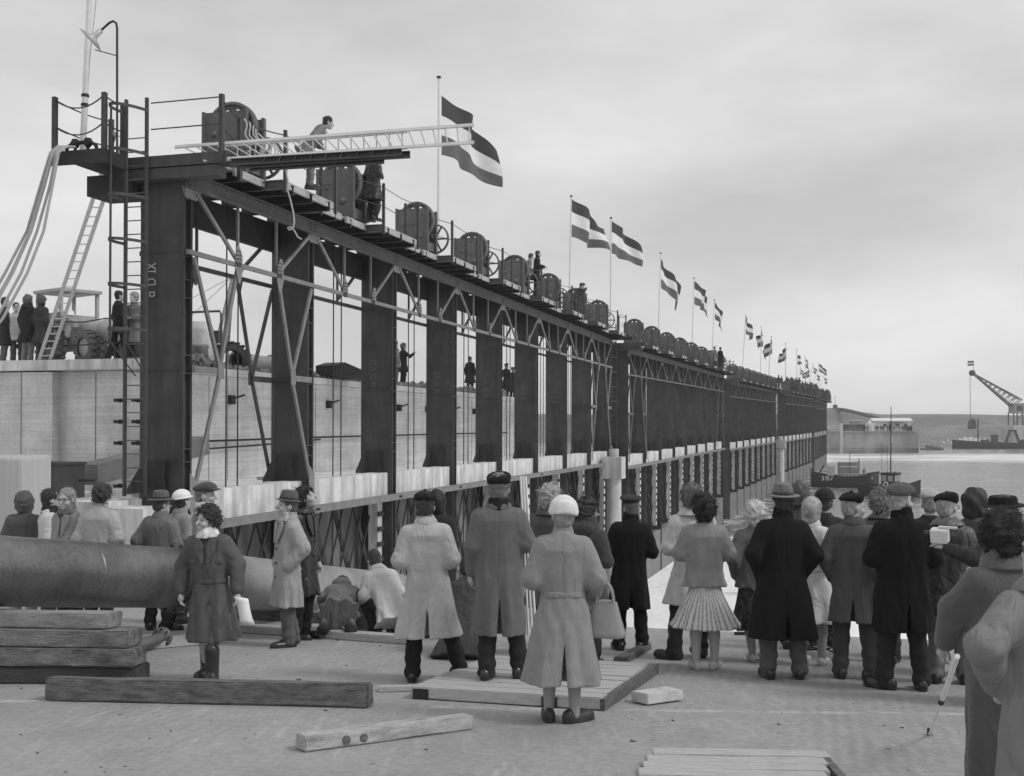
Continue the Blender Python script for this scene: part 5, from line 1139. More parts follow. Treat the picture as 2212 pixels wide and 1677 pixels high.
P17 = person(1360, 12.3, 1.70, -4, 'man in peaked cap and black overcoat standing at the quay edge', q=.76, coat=.013, hem=.47, flare=.235, hat='peak', hv=.035, hair=.12, hs='crop', trs=.014, arms=('front', 'front'), toes=(18, -24), collar='up', vent=.3, feet=((-.12, 0), (.14, 0)), width=1.06)
person(1496, 11.6, 1.82, 4, 'tall person in pale coat and rubber boots behind the woman in the skirt', coat=.52, ck='rain', hem=.55, flare=.28, hair=.14, hs='curly', trs=.03, shoes='boot', arms=('front', 'front'), feet=((-.20, -.02), (.10, .1)), toes=(58, 10), collar='big', sleeve=1.1)
W3 = person(1522, 10.85, 1.70, -2, 'woman in grey cardigan and pale printed skirt with bare legs', q=.76, coat=.24, ck='wool', hem=.83, flare=.225, hair=.018, hs='bouf', legs=mat('bare_leg', .36, .6, .06, 10, .03, 60), shoes='heel', arms=('fold', 'fold'), feet=((-.085, 0), (.10, .02)), toes=(16, -30), skirt=(.55, 'stripe', .43, .34), collar='roll', sleeve=1.1)
person(1628, 11.4, 1.63, 4, 'white haired woman in leaf print skirt half hidden by the black overcoat', coat=.13, ck='wool', hem=.80, flare=.22, hair=.62, hs='bouf', legs=STOCK, shoes='heel', skirt=(.05, 'leaf', .36, .25), arms=('pocket', 'front'), feet=((-.02, 0), (.13, .1)))
P19 = person(1690, 10.34, 1.775, -2, 'man in grey brimmed hat and long black overcoat', q=.76, coat=.012, hem=.37, flare=.295, width=1.15, hat='fedora', hv=.16, hair=.05, trs=.085, arms=('pocket', 'pocket'), feet=((-.13, 0), (.15, 0)), toes=(8, -6), collar='up', vent=.35)
person(1722, 12.4, 1.84, -20, 'person with bushy brown hair behind the brimmed hat', coat=.05, ck='rain', hem=.5, hair=.11, hs='bouf', trs=.02, collar='up')
person(1752, 11.2, 1.68, -38, 'woman in printed headscarf and pale raincoat beside the black overcoat', coat=.58, ck='rain', hem=.45, flare=.28, belt=.55, hat='headscarf', hv=.33, hs=None, legs=STOCK, shoes='heel', arms=('front', 'front'), collar='small', feet=((-.08, 0), (.12, .02)))
person(1778, 12.7, 1.77, -20, 'person in round dark hat behind the headscarf', coat=.04, hat='helmet', hv=.03, hair=.1)
P21 = person(1842, 10.34, 1.72, -20, 'elderly man in black beret and grey overcoat turning his face right', q=.76, coat=.085, ck='wool', hem=.53, flare=.222, hat='beret', hv=.010, hair=.35, hs='crop', face=True, head=(-50, 0, 0), trs=.06, arms=('pocket', 'pocket'), feet=((-.11, 0), (.17, -.01)), toes=(12, -40), collar='small', vent=.3)
person(1908, 11.4, 1.77, -30, 'person with windblown grey hair in dark leather jacket', coat=.06, ck='leather', hem=.7, hair=.22, hs='curly', trs=.04, head=(-30, 0, 0), collar='big', arms=('front', 'front'))
P23 = person(1950, 9.72, 1.785, -6, 'man in flat cap and glasses in black overcoat, right of the beret', q=.76, coat=.011, hem=.50, flare=.248, width=1.16, hat='flat', hv=.075, hair=.35, hs='crop', glasses=True, face=True, head=(-46, -4, 0), trs=.028, arms=('front', 'front'), feet=((-.15, .02), (.15, 0)), toes=(44, -6), collar='up', vent=.35)
person(2004, 11.6, 1.75, -20, 'person in pale flat cap behind the leather jacket', coat=.03, hat='flat', hv=.36, hair=.3, hem=.4, hs='crop')
person(2048, 10.05, 1.72, -24, 'man in black beret and two toned leather jacket', coat=.055, ck='leather', hem=.62, flare=.235, hat='beret', hv=.012, hair=.4, hs='crop', glasses=True, head=(-26, 0, 0), trs=.15, tk='rain', arms=('front', 'hold'), collar='big', cv=.10, feet=((-.1, 0), (.14, .05)))
person(2106, 10.5, 1.76, -52, 'person in dark pointed hood looking right over the water', coat=.06, ck='rain', hem=.5, hat='hood', hv=.035, hs=None, arms=('front', 'front'))
P27 = person(2166, 9.0, 1.69, 40, 'person in wide black hat and dark coat holding up a white cine camera', coat=.025, ck='rain', hem=.4, hat='widehat', hv=.015, hair=.1, arms=(((.33, .10, .28), (.30, .34, .34)), ('front')), feet=((-.1, 0), (.1, 0)))
W6 = person(2172, 5.6, 1.585, 12, 'dark haired woman in grey wool coat with fur collar at the right edge', q=.76, coat=.09, ck='fuzzy', hem=.22, flare=.24, width=1.1, hair=.014, hs='bouf', legs=cloth(.03), arms=(((.26, .10, .26), (.24, .22, .06)), 'front'), collar='fur', cv=.12, feet=((-.12, -.10), (.1, 0)), toes=(60, 0), sleeve=1.15)
person(2264, 4.4, 1.56, 4, 'person in pale coat, elbow out, cut off by the right picture edge', q=.76, coat=.20, ck='rain', hem=.3, flare=.27, width=1.0, hair=.05, arms=(((.37, -.07, .27), (.20, .08, .06)), 'front'), legs=cloth(.05), sleeve=1.12, collar='big')
# --- what they carry
def carried(name, label, cat, at): t = empty(name, at); tag(t, label, cat); return t
hp_ = hand_at(W1, 0, (.0, .02, -.09)); t = carried('paper_sheets', 'folded white papers in the left hand of the walking woman', 'papers', hp_)
for k in range(3):
    m = MB(); m.sm = True; g = []; n = 6
    for a in range(n + 1):
        for b in range(3): g.append((-.02 + b * .06 + a * .011 + k * .004, -.03 - k * .006 + .02 * math.sin(a * .8 + b), .045 - a * .04 - b * .012))
    m.add(g, [(a * 3 + b, a * 3 + b + 1, a * 3 + b + 4, a * 3 + b + 3) for a in range(n) for b in range(2)]); o = m.build('sheet', mat('paper', .85, .8, .03), t); sf = o.modifiers.new('thick', 'SOLIDIFY'); sf.thickness = .002
hb = hand_at(W2, 1, (.045, -.09, .10)); t = carried('handbag', 'pale leather handbag on the arm of the woman in the white hat', 'handbag', hb); t.rotation_euler = (0, 0, R(-16))
LEA = mat('bag_leather', .26, .45, .1, 10, .12, 90, spec=.4)
V = Vol(.009); V.loft([(-.40, .145, .075), (-.37, .155, .078), (-.25, .12, .055), (-.15, .095, .03), (-.13, .09, .024)], (.05, 0, 0), np.eye(3), .012, 3.2); obj('bag_body', V.mesh('bag', LEA), t)
for sy in (-.02, .02): MB().tube([(.05 + .065 * math.cos(math.pi * k / 10), sy, -.14 + .15 * math.sin(math.pi * k / 10)) for k in range(11)], .009, 6).build('handle', LEA, t)
for sy in (-.079, .079): MB().tube([(-.085, sy * .9, -.38), (-.03, sy * .5, -.16)], .003, 4).build('seam', mat('bag_seam', .2), t)
MB().bx(.0, .1, -.015, .015, -.135, -.12).build('clasp', mat('brass', .5, .3, metal=.8), t)
hb = hand_at(P14, 1, (.03, .03, 0)); t = carried('tripod_rods', 'three folded white rods held by the tall man in the grey overcoat', 'rods', hb)
for k in range(3): MB().tube([(-.01 + k * .022, -.08, .62), (.06 + k * .03, -.14, -.78 + .05 * k)], .011, 8).build('rod', mat('rod_white', .8, .35, .05), t)
hb = hand_at(P27, 0, (0, .05, .04)); t = carried('cine_camera', 'white cine camera held up by the person in the wide black hat', 'camera', hb); t.rotation_euler = (0, R(-14), R(52)); t.scale = (.82,) * 3
CAM_ = mat('camera_white', .66, .4, .05)
MB().bx(-.055, .055, -.07, .10, .0, .15).build('camera_body', CAM_, t, bevel=.02); MB().tube([(0, .1, .09), (0, .16, .09)], .032, 14).build('lens', DARKM, t); MB().bx(-.012, .012, -.16, .02, .155, .175).build('viewfinder', CAM_, t); MB().lathe([(0, .056), (.03, .056), (.03, .062), (0, .062)], (0, .0, .08), (1, 0, 0), 14).build('dial', DARKM, t)
a, b = P(2068, 1418, 6.3), G(2008, 1588); t = carried('walking_stick', 'white jointed walking stick slanting beside the woman with the fur collar', 'stick', b)
MB().tube([a, a.lerp(b, .5)], .016, 8).build('upper_tube', mat('rod_white', .8, .35, .05), t, world=True); MB().tube([a.lerp(b, .5), b], .011, 8).build('lower_tube', mat('rod_white', .8, .35, .05), t, world=True)
MB().tube([b + Vector((0, 0, .045)), b], .018, 8).build('rubber_tip', BLACK, t, world=True); MB().tube([a.lerp(b, .49), a.lerp(b, .54)], .019, 8).build('clamp', STEEL_D, t, world=True)
# ================================================================ people on the gantry and on the wall
def on(ci, u, v, w_): return LOC(ci, u, v, w_)
person(0, 0, 1.78, -72, 'worker in grey jacket bending over the level ladder on the gantry', loc=P(672, 408, 24.1), coat=.17, ck='rain', hem=.72, trs=.15, tk='rain', lean=(38, 0), pelvis=(0, -.06, .9), hair=.04, hs='short', face=True, arms=('front', 'front'), q=1.5, head=(0, -12, 0))
person(0, 0, 1.78, -35, 'man in black coat on the gantry behind the steel channels', loc=P(806, 478, 27.9), coat=.02, ck='leather', hem=.5, trs=.03, hair=.04, arms=('down', 'front'), q=1.7)
person(0, 0, 1.78, -75, 'worker in pale jacket leaning on the gantry railing', loc=P(1138, 642, 44.6), coat=.2, ck='rain', hem=.75, trs=.15, lean=(14, 0), hair=.06, hs='short', arms=('front', 'front'), q=2.)
person(0, 0, 1.80, -78, 'man in dark roll collar sweater watching from the gantry railing', loc=P(1158, 640, 43.8), coat=.025, hem=.6, trs=.05, lean=(6, 0), hair=.04, arms=('hold', 'hold'), q=2., collar='up')
person(0, 0, 1.78, -70, 'photographer bending forward on the gantry with raised arms', loc=P(1244, 690, 52.0), coat=.04, hem=.7, trs=.04, lean=(26, 0), hair=.05, arms=('up', 'up'), q=2., hat='flat', hv=.1)
for px, v, cv_, hv_, lab in [(1470, .6, .03, .03, 'man in dark cap half hidden behind a winch of the second caisson'), (1402, .7, .4, .35, 'worker in pale cap stooping behind a winch of the second caisson'), (1556, -.9, .02, .02, 'man in black coat and cap at the railing of the second caisson'), (1543, -.6, .2, .2, 'man in grey cap beside the black coat on the second caisson')]:
    person(0, 0, 1.76, -40, lab, loc=on(1, u_at(1, px, v), v, DK), coat=cv_, hem=.5, trs=.04, hat='flat', hv=hv_, hair=.05, q=2.4, hands=False)
WT = BT + .01
def wall_p(px, u, h, yaw, lab, **k): return person(0, 0, h, yaw, lab, loc=LOC(0, u, v_for(px, u), WT), q=1.8, **k)
wall_p(8, 5.6, 1.78, -60, 'man in dark overcoat at the left picture edge on the concrete wall', coat=.04, hem=.5, hair=.04, trs=.12, arms=('down', 'pocket'))
wall_p(37, 6.4, 1.74, -150, 'man in glasses and pale jacket among the group on the wall', coat=.4, ck='rain', hem=.7, hair=.05, glasses=True, trs=.1)
wall_p(60, 5.5, 1.80, -20, 'person in dark hooded duffel coat on the wall left of the ladder', coat=.03, hem=.55, hair=.12, hs='curly', collar='hood', trs=.2)
wall_p(90, 5.3, 1.74, -30, 'person in dark checked coat and scarf on the wall by the ladder foot', coat=.045, hem=.5, hair=.09, hs='curly', collar='up', cv=.02, trs=.06)
wall_p(256, 5.3, 1.80, -50, 'man in dark suit walking on the wall behind the caged ladder', coat=.018, hem=.78, trs=.018, hair=.02, feet=((-.1, -.2), (.1, .18)), arms=('down', 'down'), face=True)
wall_p(290, 5.6, 1.78, 160, 'man in grey coat behind the caged ladder on the wall', coat=.16, hem=.5, trs=.06, hair=.3, hs='wavy', arms=('front', 'front'))
def back_p(px, lab, yaw, v=4.7, h=1.78, **k): u = u_at(0, px, v); return person(0, 0, h, yaw, lab, loc=LOC(0, u, v, WT), q=2., **k)
back_p(870, 'man in black coat raising his hand on the wall', -60, coat=.02, hem=.6, trs=.03, hair=.08, hs='curly', arms=('down', ((.3, .16, .26), (.24, .36, .4))))
back_p(852, 'person in grey jacket beside the man in black on the wall', -50, v=4.5, coat=.17, ck='rain', hem=.7, trs=.1, hair=.06)
back_p(1015, 'man in dark coat half hidden behind the fourth gantry column', -20, coat=.02, hem=.5, trs=.03, hair=.05)
back_p(1093, 'uniformed man in peaked cap and dark coat on the wall', -40, coat=.02, hem=.4, trs=.03, hair=.1, hat='peak', hv=.03, arms=('front', 'front'), belt=.02)
back_p(1107, 'second uniformed man beside the one in the peaked cap', -30, v=5.4, coat=.03, hem=.4, trs=.03, hair=.1, hat='peak', hv=.04)
# ================================================================ on the water and the far side
HULL = mat('hull_paint', .035, .5, .3, .6, .1, 6, stains=.3); DECKM = mat('boat_deck', .2, .8); PALE = mat('pale_cabin', .5, .6, .1, 1, .05, 10); GLASS = mat('dark_glass', .03, .15, .1, spec=.8); GREYP = mat('grey_cabin', .25, .6)
def hull(t, L_, B, h0, rise0, rise1, m=HULL, bluff=.75, tr=0.):
    """x forward; sheer rises to both ends; draws .8 m"""
    mb = MB(); mb.sm = True; n = 18; vs = []; ring = 9
    for i in range(n + 1):
        s_ = i / n; x = -L_ / 2 + L_ * s_; e = abs(2 * s_ - 1); w_ = B / 2 * max(.03, (1 - e ** (2 / (1 - bluff + .2)) if s_ > .5 else 1 - (1 - tr) * e ** 5)); zt = h0 + (rise1 if s_ > .5 else rise0) * e ** 2
        for k in range(ring):
            a = -1 + 2 * k / (ring - 1); fl = (1 - abs(a) ** 2.2 * 0); yy = w_ * math.copysign(min(1, abs(a) * 1.35) ** .6, a) * (.82 + .18 * max(0, abs(a) - .3) / .7); zz = -.8 + (zt + .8) * max(0, (abs(a) - .45) / .55); vs.append((x, yy, zz))
    fs = [(i * ring + k, i * ring + k + 1, (i + 1) * ring + k + 1, (i + 1) * ring + k) for i in range(n) for k in range(ring - 1)]
    mb.add(vs, fs); mb.add([vs[k] for k in range(ring)], [tuple(range(ring))]); mb.add([vs[n * ring + k] for k in range(ring)], [tuple(reversed(range(ring)))])
    o = mb.build('hull', m, t)
    d = MB(); top = [(vs[i * ring][0], vs[i * ring][1] * .97, vs[i * ring][2] - .35) for i in range(n + 1)] + [(vs[i * ring][0], vs[i * ring + ring - 1][1] * .97, vs[i * ring][2] - .35) for i in range(n + 1)]
    d.add(top, [(i, i + 1, n + 2 + i, n + 1 + i) for i in range(n)]); d.build('deck', DECKM, t)
    for sd in (0, ring - 1): MB().tube([vs[i * ring + sd] for i in range(n + 1)], .07, 5).build('gunwale', STEEL_D, t)
    return o
# ---- barge beside the caissons
t = empty('work_barge', P(1826, 1052, 162.), (0, 0, R(-14))); t.location.z = WZ; tag(t, 'dark work barge numbered 3157 lying beside the far caissons', 'barge')
hull(t, 9.4, 4.2, 1.6, .5, .7, bluff=.85, tr=.9)
m = MB(); letters(m, '3157', (-3.4, -2.16, 1.05), (1, 0, .03), (0, .12, 1), .55, .1, (0, -1, 0)); m.build('number', WHITE, t)['kind'] = 'stuff'
m = MB(); letters(m, 'wH', (3.1, -1.75, 1.2), (.96, .25, .06), (0, .1, 1), .4, .08, (.2, -1, 0)); m.build('name', WHITE, t)['kind'] = 'stuff'
MB().bx(-1.0, 2.0, -.2, 1.6, 1.2, 3.6).build('hopper', GREYP, t); MB().bx(-2.6, -1.5, -.4, 1., 1.2, 3.1).build('tank', PALE, t); MB().bx(-.8, 1.8, -.23, -.2, 2.9, 3.05).build('hopper_rib', WHITE, t)
MB().tube([(.6, -.6, 1.2), (.6, -.6, 5.2)], .05, 6).build('mast', STEEL_D, t); MB().tube([(1.9, .2, 3.6), (1.9, .2, 4.1)], .08, 6).build('exhaust', STEEL_D, t)
MB().bx(.2, 2.6, -1.5, -.6, 1.1, 1.75).build('hatch', GREYP, t)
for k in range(6): MB().tube([(-.2 + k * .6, -1.6, 1.1), (-.2 + k * .6, -1.6, 2.)], .035, 5).build('rail_post', WHITE, t)
MB().tube([(-.2, -1.6, 2.), (2.8, -1.6, 2.)], .03, 5).build('rail', WHITE, t)
MB().bar((-4.0, -1.2, 1.6), (-3.0, -1.0, 3.2), .15, .2).build('davit', STEEL_D, t); MB().bx(-4.9, -4.6, -.2, .2, -.6, 2.7).build('rudder', WOOD_D, t)
# ---- tug
t = empty('tug_boat', P(1924, 1072, 143.), (0, 0, R(-38))); t.location.z = WZ; tag(t, 'small dark tug with tall mast and two life rings, nearer than the barge', 'tug')
hull(t, 7.6, 3.4, 1.2, .35, 1.0, bluff=.6, tr=.8)
MB().bx(-.9, .9, -1.1, 1.1, .85, 2.9).build('wheelhouse', STEEL, t); MB().bx(-1.05, 1.05, -1.25, 1.25, 2.9, 3.02).build('wheelhouse_roof', STEEL_D, t)
for y in (-.75, 0, .75): MB().bx(.9, .925, y - .26, y + .26, 1.95, 2.7).build('window', mat('pale_glass', .4, .2), t)
for x in (-.5, .35): MB().bx(x - .3, x + .3, -1.125, -1.1, 1.95, 2.7).build('window', mat('pale_glass', .4, .2), t)
MB().tube([(.0, 0, 2.9), (.05, 0, 11.5)], [.09, .05], 8).build('mast', STEEL_D, t)
for x, y in ((-.8, -1.), (-.8, 1.)): MB().tube([(x, y, 3.0), (x, y, 6.6)], .025, 5).build('aerial', STEEL_D, t)
for x, y in ((-.2, -1.2), (1.0, .9)): MB().lathe([(.26 + .09 * math.cos(a * .785), .09 * math.sin(a * .785)) for a in range(9)], (x, y - .05, 1.55), (0, 1, 0) if y < 0 else (1, 0, 0), 18).build('life_ring', WHITE, t)
MB().lathe([(0, .5), (.9, .25), (1.0, 0)], (2.0, 0, 1.1), n=16).build('fore_cabin', PALE, t)
MB().tube([(-2.6, -.2, .8), (-2.6, -.2, 1.8)], .12, 8).build('bollard', STEEL_D, t)
for k in range(3): MB().lathe([(.18 + .1 * math.cos(a * .785), .1 * math.sin(a * .785)) for a in range(9)], (1.2 - k * 1.6, -1.75, .55), (0, 1, 0), 14).build('tyre_fender', BLACK, t)
for sy in (-1, 1): MB().lathe([(0, 0), (.12, 0), (.12, .25), (0, .25)], (0, sy * 1.3, 3.0), (1, 0, 0), 10).build('lantern', STEEL_D, t)
# ---- dredger at the far shore
t = empty('dredger', P(2160, 969, 372.), (0, 0, R(180))); t.location.z = WZ; tag(t, 'long low dark dredger lying below the crane at the far shore', 'ship')
t.location.x += 8; hull(t, 48, 7, 1.9, .2, 1.0, bluff=.75, tr=.9)
MB().bx(9, 10.6, -1, 1, 1.6, 4.6).build('funnel', STEEL, t); MB().bx(15.2, 15.5, -.2, .2, 1.6, 10).build('mast', STEEL_D, t)
for s_ in (-1, 1): MB().bar((3.8 + s_ * 2.4, 0, 1.6), (3.8 + s_ * .8, 0, 6), .6, .7).build('frame_leg', STEEL, t)
MB().bx(2.6, 5.0, -.5, .5, 5.8, 6.3).build('frame_head', STEEL, t); MB().bx(-6, 1, -1.4, 1.4, 1.5, 3.).build('deck_house', STEEL, t); MB().bx(12, 14, -1.2, 1.2, 1.5, 3.).build('winch_house', STEEL, t)
# ---- concrete abutment across the basin
ab = empty('abutment', P(1885, 932, 327.)); ab.location.z = WZ; tag(ab, 'concrete abutment across the basin carrying the white roofed hut', 'abutment')
zt = P(0, 932, 327).z - WZ; X0 = P(1770, 0, 327).x - ab.location.x; X1 = P(1984, 0, 327).x - ab.location.x
FC = mat('far_concrete', .27, .9, .15, .12, .2, 3, stains=.25)
MB().bx(X0, X1, 0, 16, -2, zt - .35).build('block', FC, ab); MB().bx(X0, X1 - 1.2, -.3, 15, zt - .34, zt).build('cap', mat('far_cap', .2), ab); MB().bx(X0 - 1, X1 + .1, -.05, 10, -2, 1.4).build('tide_band', mat('tide_band', .10), ab); MB().bx(X1 - 8.2, X1 - 7.6, -.08, -.02, 3, zt - 1.5).build('drip_mark', mat('drip', .4), ab)
MB().bx(P(1813, 0, 327).x - ab.location.x, P(1818, 0, 327).x - ab.location.x, -1.2, -.31, -2, zt + 2.2).build('fender_post', PALE, ab)
# ---- hut
hz_ = zt + WZ; t = empty('site_hut', (P(1928, 0, 334).x, 334, hz_)); tag(t, 'long pale hut with white roof standing on the abutment', 'hut')
w2 = P(1969, 0, 334).x - P(1887, 0, 334).x; w2 /= 2
MB().bx(-w2, w2, 0, 4, .003, 2.9).build('wall', mat('hut_wall', .55, .8, .08, .5, .1, 4), t)
m = MB(); m.prism([(-.3, 2.9), (4.3, 2.9), (4.3, 3.05), (2., 3.9), (-.3, 3.15)], 2 * w2 + .6, (-w2 - .3, 0, 0), (0, 1, 0), (0, 0, 1)); m.build('roof', WHITE, t)
for x in (-2.3, 1.4, 3.9): MB().bx(x - .55, x + .55, -.06, -.001, 1.3, 2.2).build('window', GLASS, t); 
MB().bx(-1.1, -.2, -.06, -.001, 0.01, 2.25).build('door', GLASS, t); MB().bx(-1.3, 3.2, -.8, -.002, 2.5, 2.6).build('canopy', STEEL, t)
t = empty('water_tank', (P(1878, 0, 334).x, 334, hz_)); tag(t, 'round pale tank at the left end of the hut', 'tank'); MB().lathe([(0, 2.6), (1.1, 2.4), (1.2, 2.2), (1.2, 0)], n=18).build('tank_shell', mat('hut_wall', .55), t); MB().lathe([(0, 3.1), (.5, 3.), (.5, 2.5)], n=12).build('tank_lid', WHITE, t)
# ---- sheds, truck, crane, white stones, poles
t = empty('site_shed', (P(1862, 0, 338).x, 338, hz_)); tag(t, 'dark low shed left of the white roofed hut', 'shed'); MB().bx(-5.5, 4, 0, 3, .003, 1.9).build('wall', STEEL, t); MB().bx(-5.8, 4.2, -.3, 3.2, 1.9, 2.1).build('roof', GREYP, t)
t = empty('pump_cabin', (P(1849, 0, 352).x, 352, hz_)); tag(t, 'grey cabin on legs with white roof behind the dark shed', 'cabin'); MB().bx(-1.5, 1.5, 0, 2, 1.2, 3.0).build('wall', GREYP, t); MB().bx(-1.8, 1.7, -.2, 2.2, 3.0, 3.2).build('roof', WHITE, t)
for x in (-1.3, 1.3): MB().bx(x - .12, x + .12, .1, .4, .003, 1.2).build('leg', STEEL, t)
def gh(px, Y): X = P(px, 0, Y).x; return Vector((X, Y, shore_h(X, Y)))
g = gh(2013, 356); t = empty('tank_truck', g, (0, 0, R(180))); tag(t, 'dark lorry with bulky load on the far bank right of the hut', 'lorry'); TRK = mat('lorry_paint', .10, .6)
MB().bx(1.4, 3.3, -1.1, 1.1, .7, 2.0).build('bonnet', TRK, t); MB().bx(.4, 1.7, -1.15, 1.15, .7, 2.9).build('cab', TRK, t); MB().bx(.6, 1.5, -1.17, -1.15, 1.9, 2.6).build('window', GLASS, t)
V = Vol(.14); V.ell((-1.6, 0, 1.9), (2.2, 1.15, .95), .1).cap((-3.2, 0, 1.4), (.1, 0, 1.4), .7, .7, .2); obj('load', V.mesh('load', TRK), t)
for x in (-2.6, -1.5, 2.4):
    for y in (-1.05, 1.05): MB().lathe([(0, -.15), (.5, -.15), (.5, .15), (0, .15)], (x, y, .5), (0, 1, 0), 16).build('wheel', BLACK, t)
Yc = 375.; zb = gh(2200, Yc).z; t = empty('harbour_crane', (P(2204, 0, Yc).x, Yc, zb)); tag(t, 'lattice boom crane with a hanging skip at the right edge of the far shore', 'crane'); CRN = mat('crane_steel', .10, .7, .15, 1)
tip, b1, b2 = P(2100, 806, Yc), P(2184, 878, Yc), P(2205, 864, Yc)
m = MB()
for sy in (-.5, .5):
    d = Vector((0, sy, 0)); m.bar(tip + d * .3, b1 + d * 2.2, .42, .42); m.bar(tip + d * .3, b2 + d * 2.2, .34, .34); m.bar(b1 + d * 2.2, b2 + d * 2.2, .22, .22)
    for k in range(1, 10):
        f = k / 10; a, b = tip.lerp(b1, f), tip.lerp(b2, f); a2 = tip.lerp(b1, f + .05); m.bar(a + d * (.3 + f * 1.9), b + d * (.3 + f * 1.9), .16, .16); m.bar(b + d * (.3 + f * 1.9), a2 + d * (.3 + f * 1.9), .16, .16)
m.build('boom', CRN, t, world=True)
MB().lathe([(0, -.4), (1.0, -.4), (1.0, .4), (0, .4)], tip, (0, 1, 0), 14).build('boom_head', STEEL_D, t, world=True)
MB().tube([tip + Vector((-.7, 0, 0)), P(2096, 906, Yc)], .09, 5).build('hoist_rope', STEEL_D, t, world=True)
mz = P(0, 892, Yc).z - zb; x0 = P(2184, 0, Yc).x - t.location.x
MB().bx(x0, x0 + 8, -2, 2, mz - .2, mz + 3.2).build('machine_house', GREYP, t); MB().bx(x0 + 1, x0 + 3, -2.05, -2, mz + .6, mz + 2.4).build('window', GLASS, t)
lz = P(0, 919, Yc).z - zb
for x in (x0, x0 + 3, x0 + 6):
    for y in (-2, 2): MB().bar((x, y, lz), (x, y, mz), .35, .35).build('leg', CRN, t)
    MB().bar((x, -2, lz), (x + 3, -2, mz), .2, .2).build('brace', CRN, t)
MB().bx(x0 - .6, x0 + 9, -3, 3, .0, lz).build('base', PALE, t); MB().bx(x0 + 3, x0 + 5, -3.05, -3, .5, lz - 1).build('doorway', GLASS, t)
sk = P(2100, 917, Yc); t = empty('skip_bucket', sk); tag(t, 'dark skip hanging from the crane rope', 'skip'); m = MB(); m.prism([(-.7, 1.6), (.7, 1.6), (1.15, -1.), (.8, -1.6), (-.8, -1.6), (-1.15, -1.)], 2, (0, 1, 0), (1, 0, 0), (0, 0, 1)); m.build('bucket', STEEL, t); MB().tube([(-.5, 0, 1.6), (0, 0, 2.4), (.5, 0, 1.6)], .08, 5).build('bail', STEEL_D, t)
t = empty('boom_flag', P(2103, 806, Yc)); tag(t, 'tiny striped flag at the tip of the crane boom', 'flag'); MB().tube([(0, 0, 0), (0, 0, 4.2)], .06, 5).build('pole', STEEL_D, t)
m = MB()
for k in range(3): m.cur = k; m.add([(0, 0, 4.1 - k * .55), (-1.9, .3, 4.3 - k * .55 - .25), (-1.9, .3, 3.75 - k * .55 - .25), (0, 0, 3.55 - k * .55)], [(0, 1, 2, 3)])
m.build('flag', [FR, FW, FB], t)
random.seed(2); m = MB()
for k in range(420):
    px = random.gauss(2097, 20); Y = random.uniform(392, 402); X = P(px, 0, Y).x; z = shore_h(X, Y) + random.uniform(0, 1.2) * math.exp(-((px - 2097) / 26) ** 2); s_ = random.uniform(.25, .7)
    m.box((X, Y, z + s_ * .2), (s_ * 1.4, s_, s_), (random.random(), random.random(), random.random() * 3))
tag(m.build('stone_heap', WHITE), 'heap of pale stones on the far bank below the crane skip', 'stones', kind='stuff')
m = MB().tube([P(1806, 884, 505), P(1820, 885, 492), P(1838, 888.5, 480), P(1870, 897, 468), P(1904, 906, 455)], .75, 8); tag(m.build('discharge_pipe', STEEL), 'long dark pipe running down the face of the far dike', 'pipe')
g = P(1804, 884, 508); t = empty('beacon_post', g - Vector((0, 0, 1))); tag(t, 'small dark post with a mast on top of the far dike', 'post'); MB().bx(-.8, .8, -.8, .8, 0, 3.).build('cabin', STEEL_D, t); MB().tube([(0, 0, 3), (0, 0, 7)], .1, 5).build('mast', STEEL_D, t)
for k, px in enumerate((1912, 1926, 1940, 1955)):
    g = gh(px, 350); tag(MB().tube([g, g + Vector((0, 0, 5.2))], .08, 5).build('lamp_post', STEEL), 'slender post behind the white hut, %s from the left' % NTH[k], 'post', 'posts behind the hut')
# ---- tiny figures on the abutment
def figure(v, w_=.24):
    m = MB(); m.sm = True
    for s_ in (-.09, .09): m.tube([(s_, 0, 0), (s_ * .9, .01, .45), (s_ * .8, 0, .85)], [.07, .075, .1], 6)
    m.tube([(0, 0, .7), (0, 0, 1.0), (0, 0, 1.35), (0, 0, 1.47)], [w_ * .85, w_ * .8, w_, .08], 8)
    for s_ in (-1, 1): m.tube([(s_ * w_ * .9, 0, 1.38), (s_ * (w_ + .05), .02, 1.1), (s_ * w_, .1, .85)], [.07, .06, .05], 5)
    m.lathe([(0, 1.76), (.07, 1.73), (.105, 1.65), (.09, 1.56), (.06, 1.47)], n=8); return m.mesh('far_person', mat('far_cloth_%g' % v, v))
FG = [figure(.03), figure(.06), figure(.12, .26), figure(.3)]
random.seed(9)
fx = [1891, 1894, 1897, 1902, 1906, 1909, 1917, 1921, 1925, 1931, 1936, 1943, 1949, 1952, 1955, 1957, 1960, 1962, 1964, 1966, 1968, 1969.5, 1850, 1855, 1862, 1868, 1874, 1842]
for k, px in enumerate(fx):
    Yf = random.uniform(328.6, 331); o = obj('person', FG[random.randrange(4) if k % 5 == 0 else random.randrange(2)], None, (P(px, 0, Yf).x, Yf, hz_), (0, 0, random.uniform(0, 6)))
    tag(o, 'tiny dark figure standing in the row before the white roofed hut' if px > 1880 else 'tiny figure standing by the dark shed left of the hut', 'person', 'figures before the hut' if px > 1880 else 'figures by the shed')
o = obj('person', FG[1], None, LOC(2, BL * 7.2, -.8, DK), (0, 0, 2)); tag(o, 'lone figure at the railing near the end of the third caisson', 'person')
o = obj('person', FG[3], None, tuple(P(1867, 1030, 160)), (0, 0, 2)); o.location.z = WZ + 1.3; tag(o, 'man in dark hat standing on the right end of the barge', 'person')
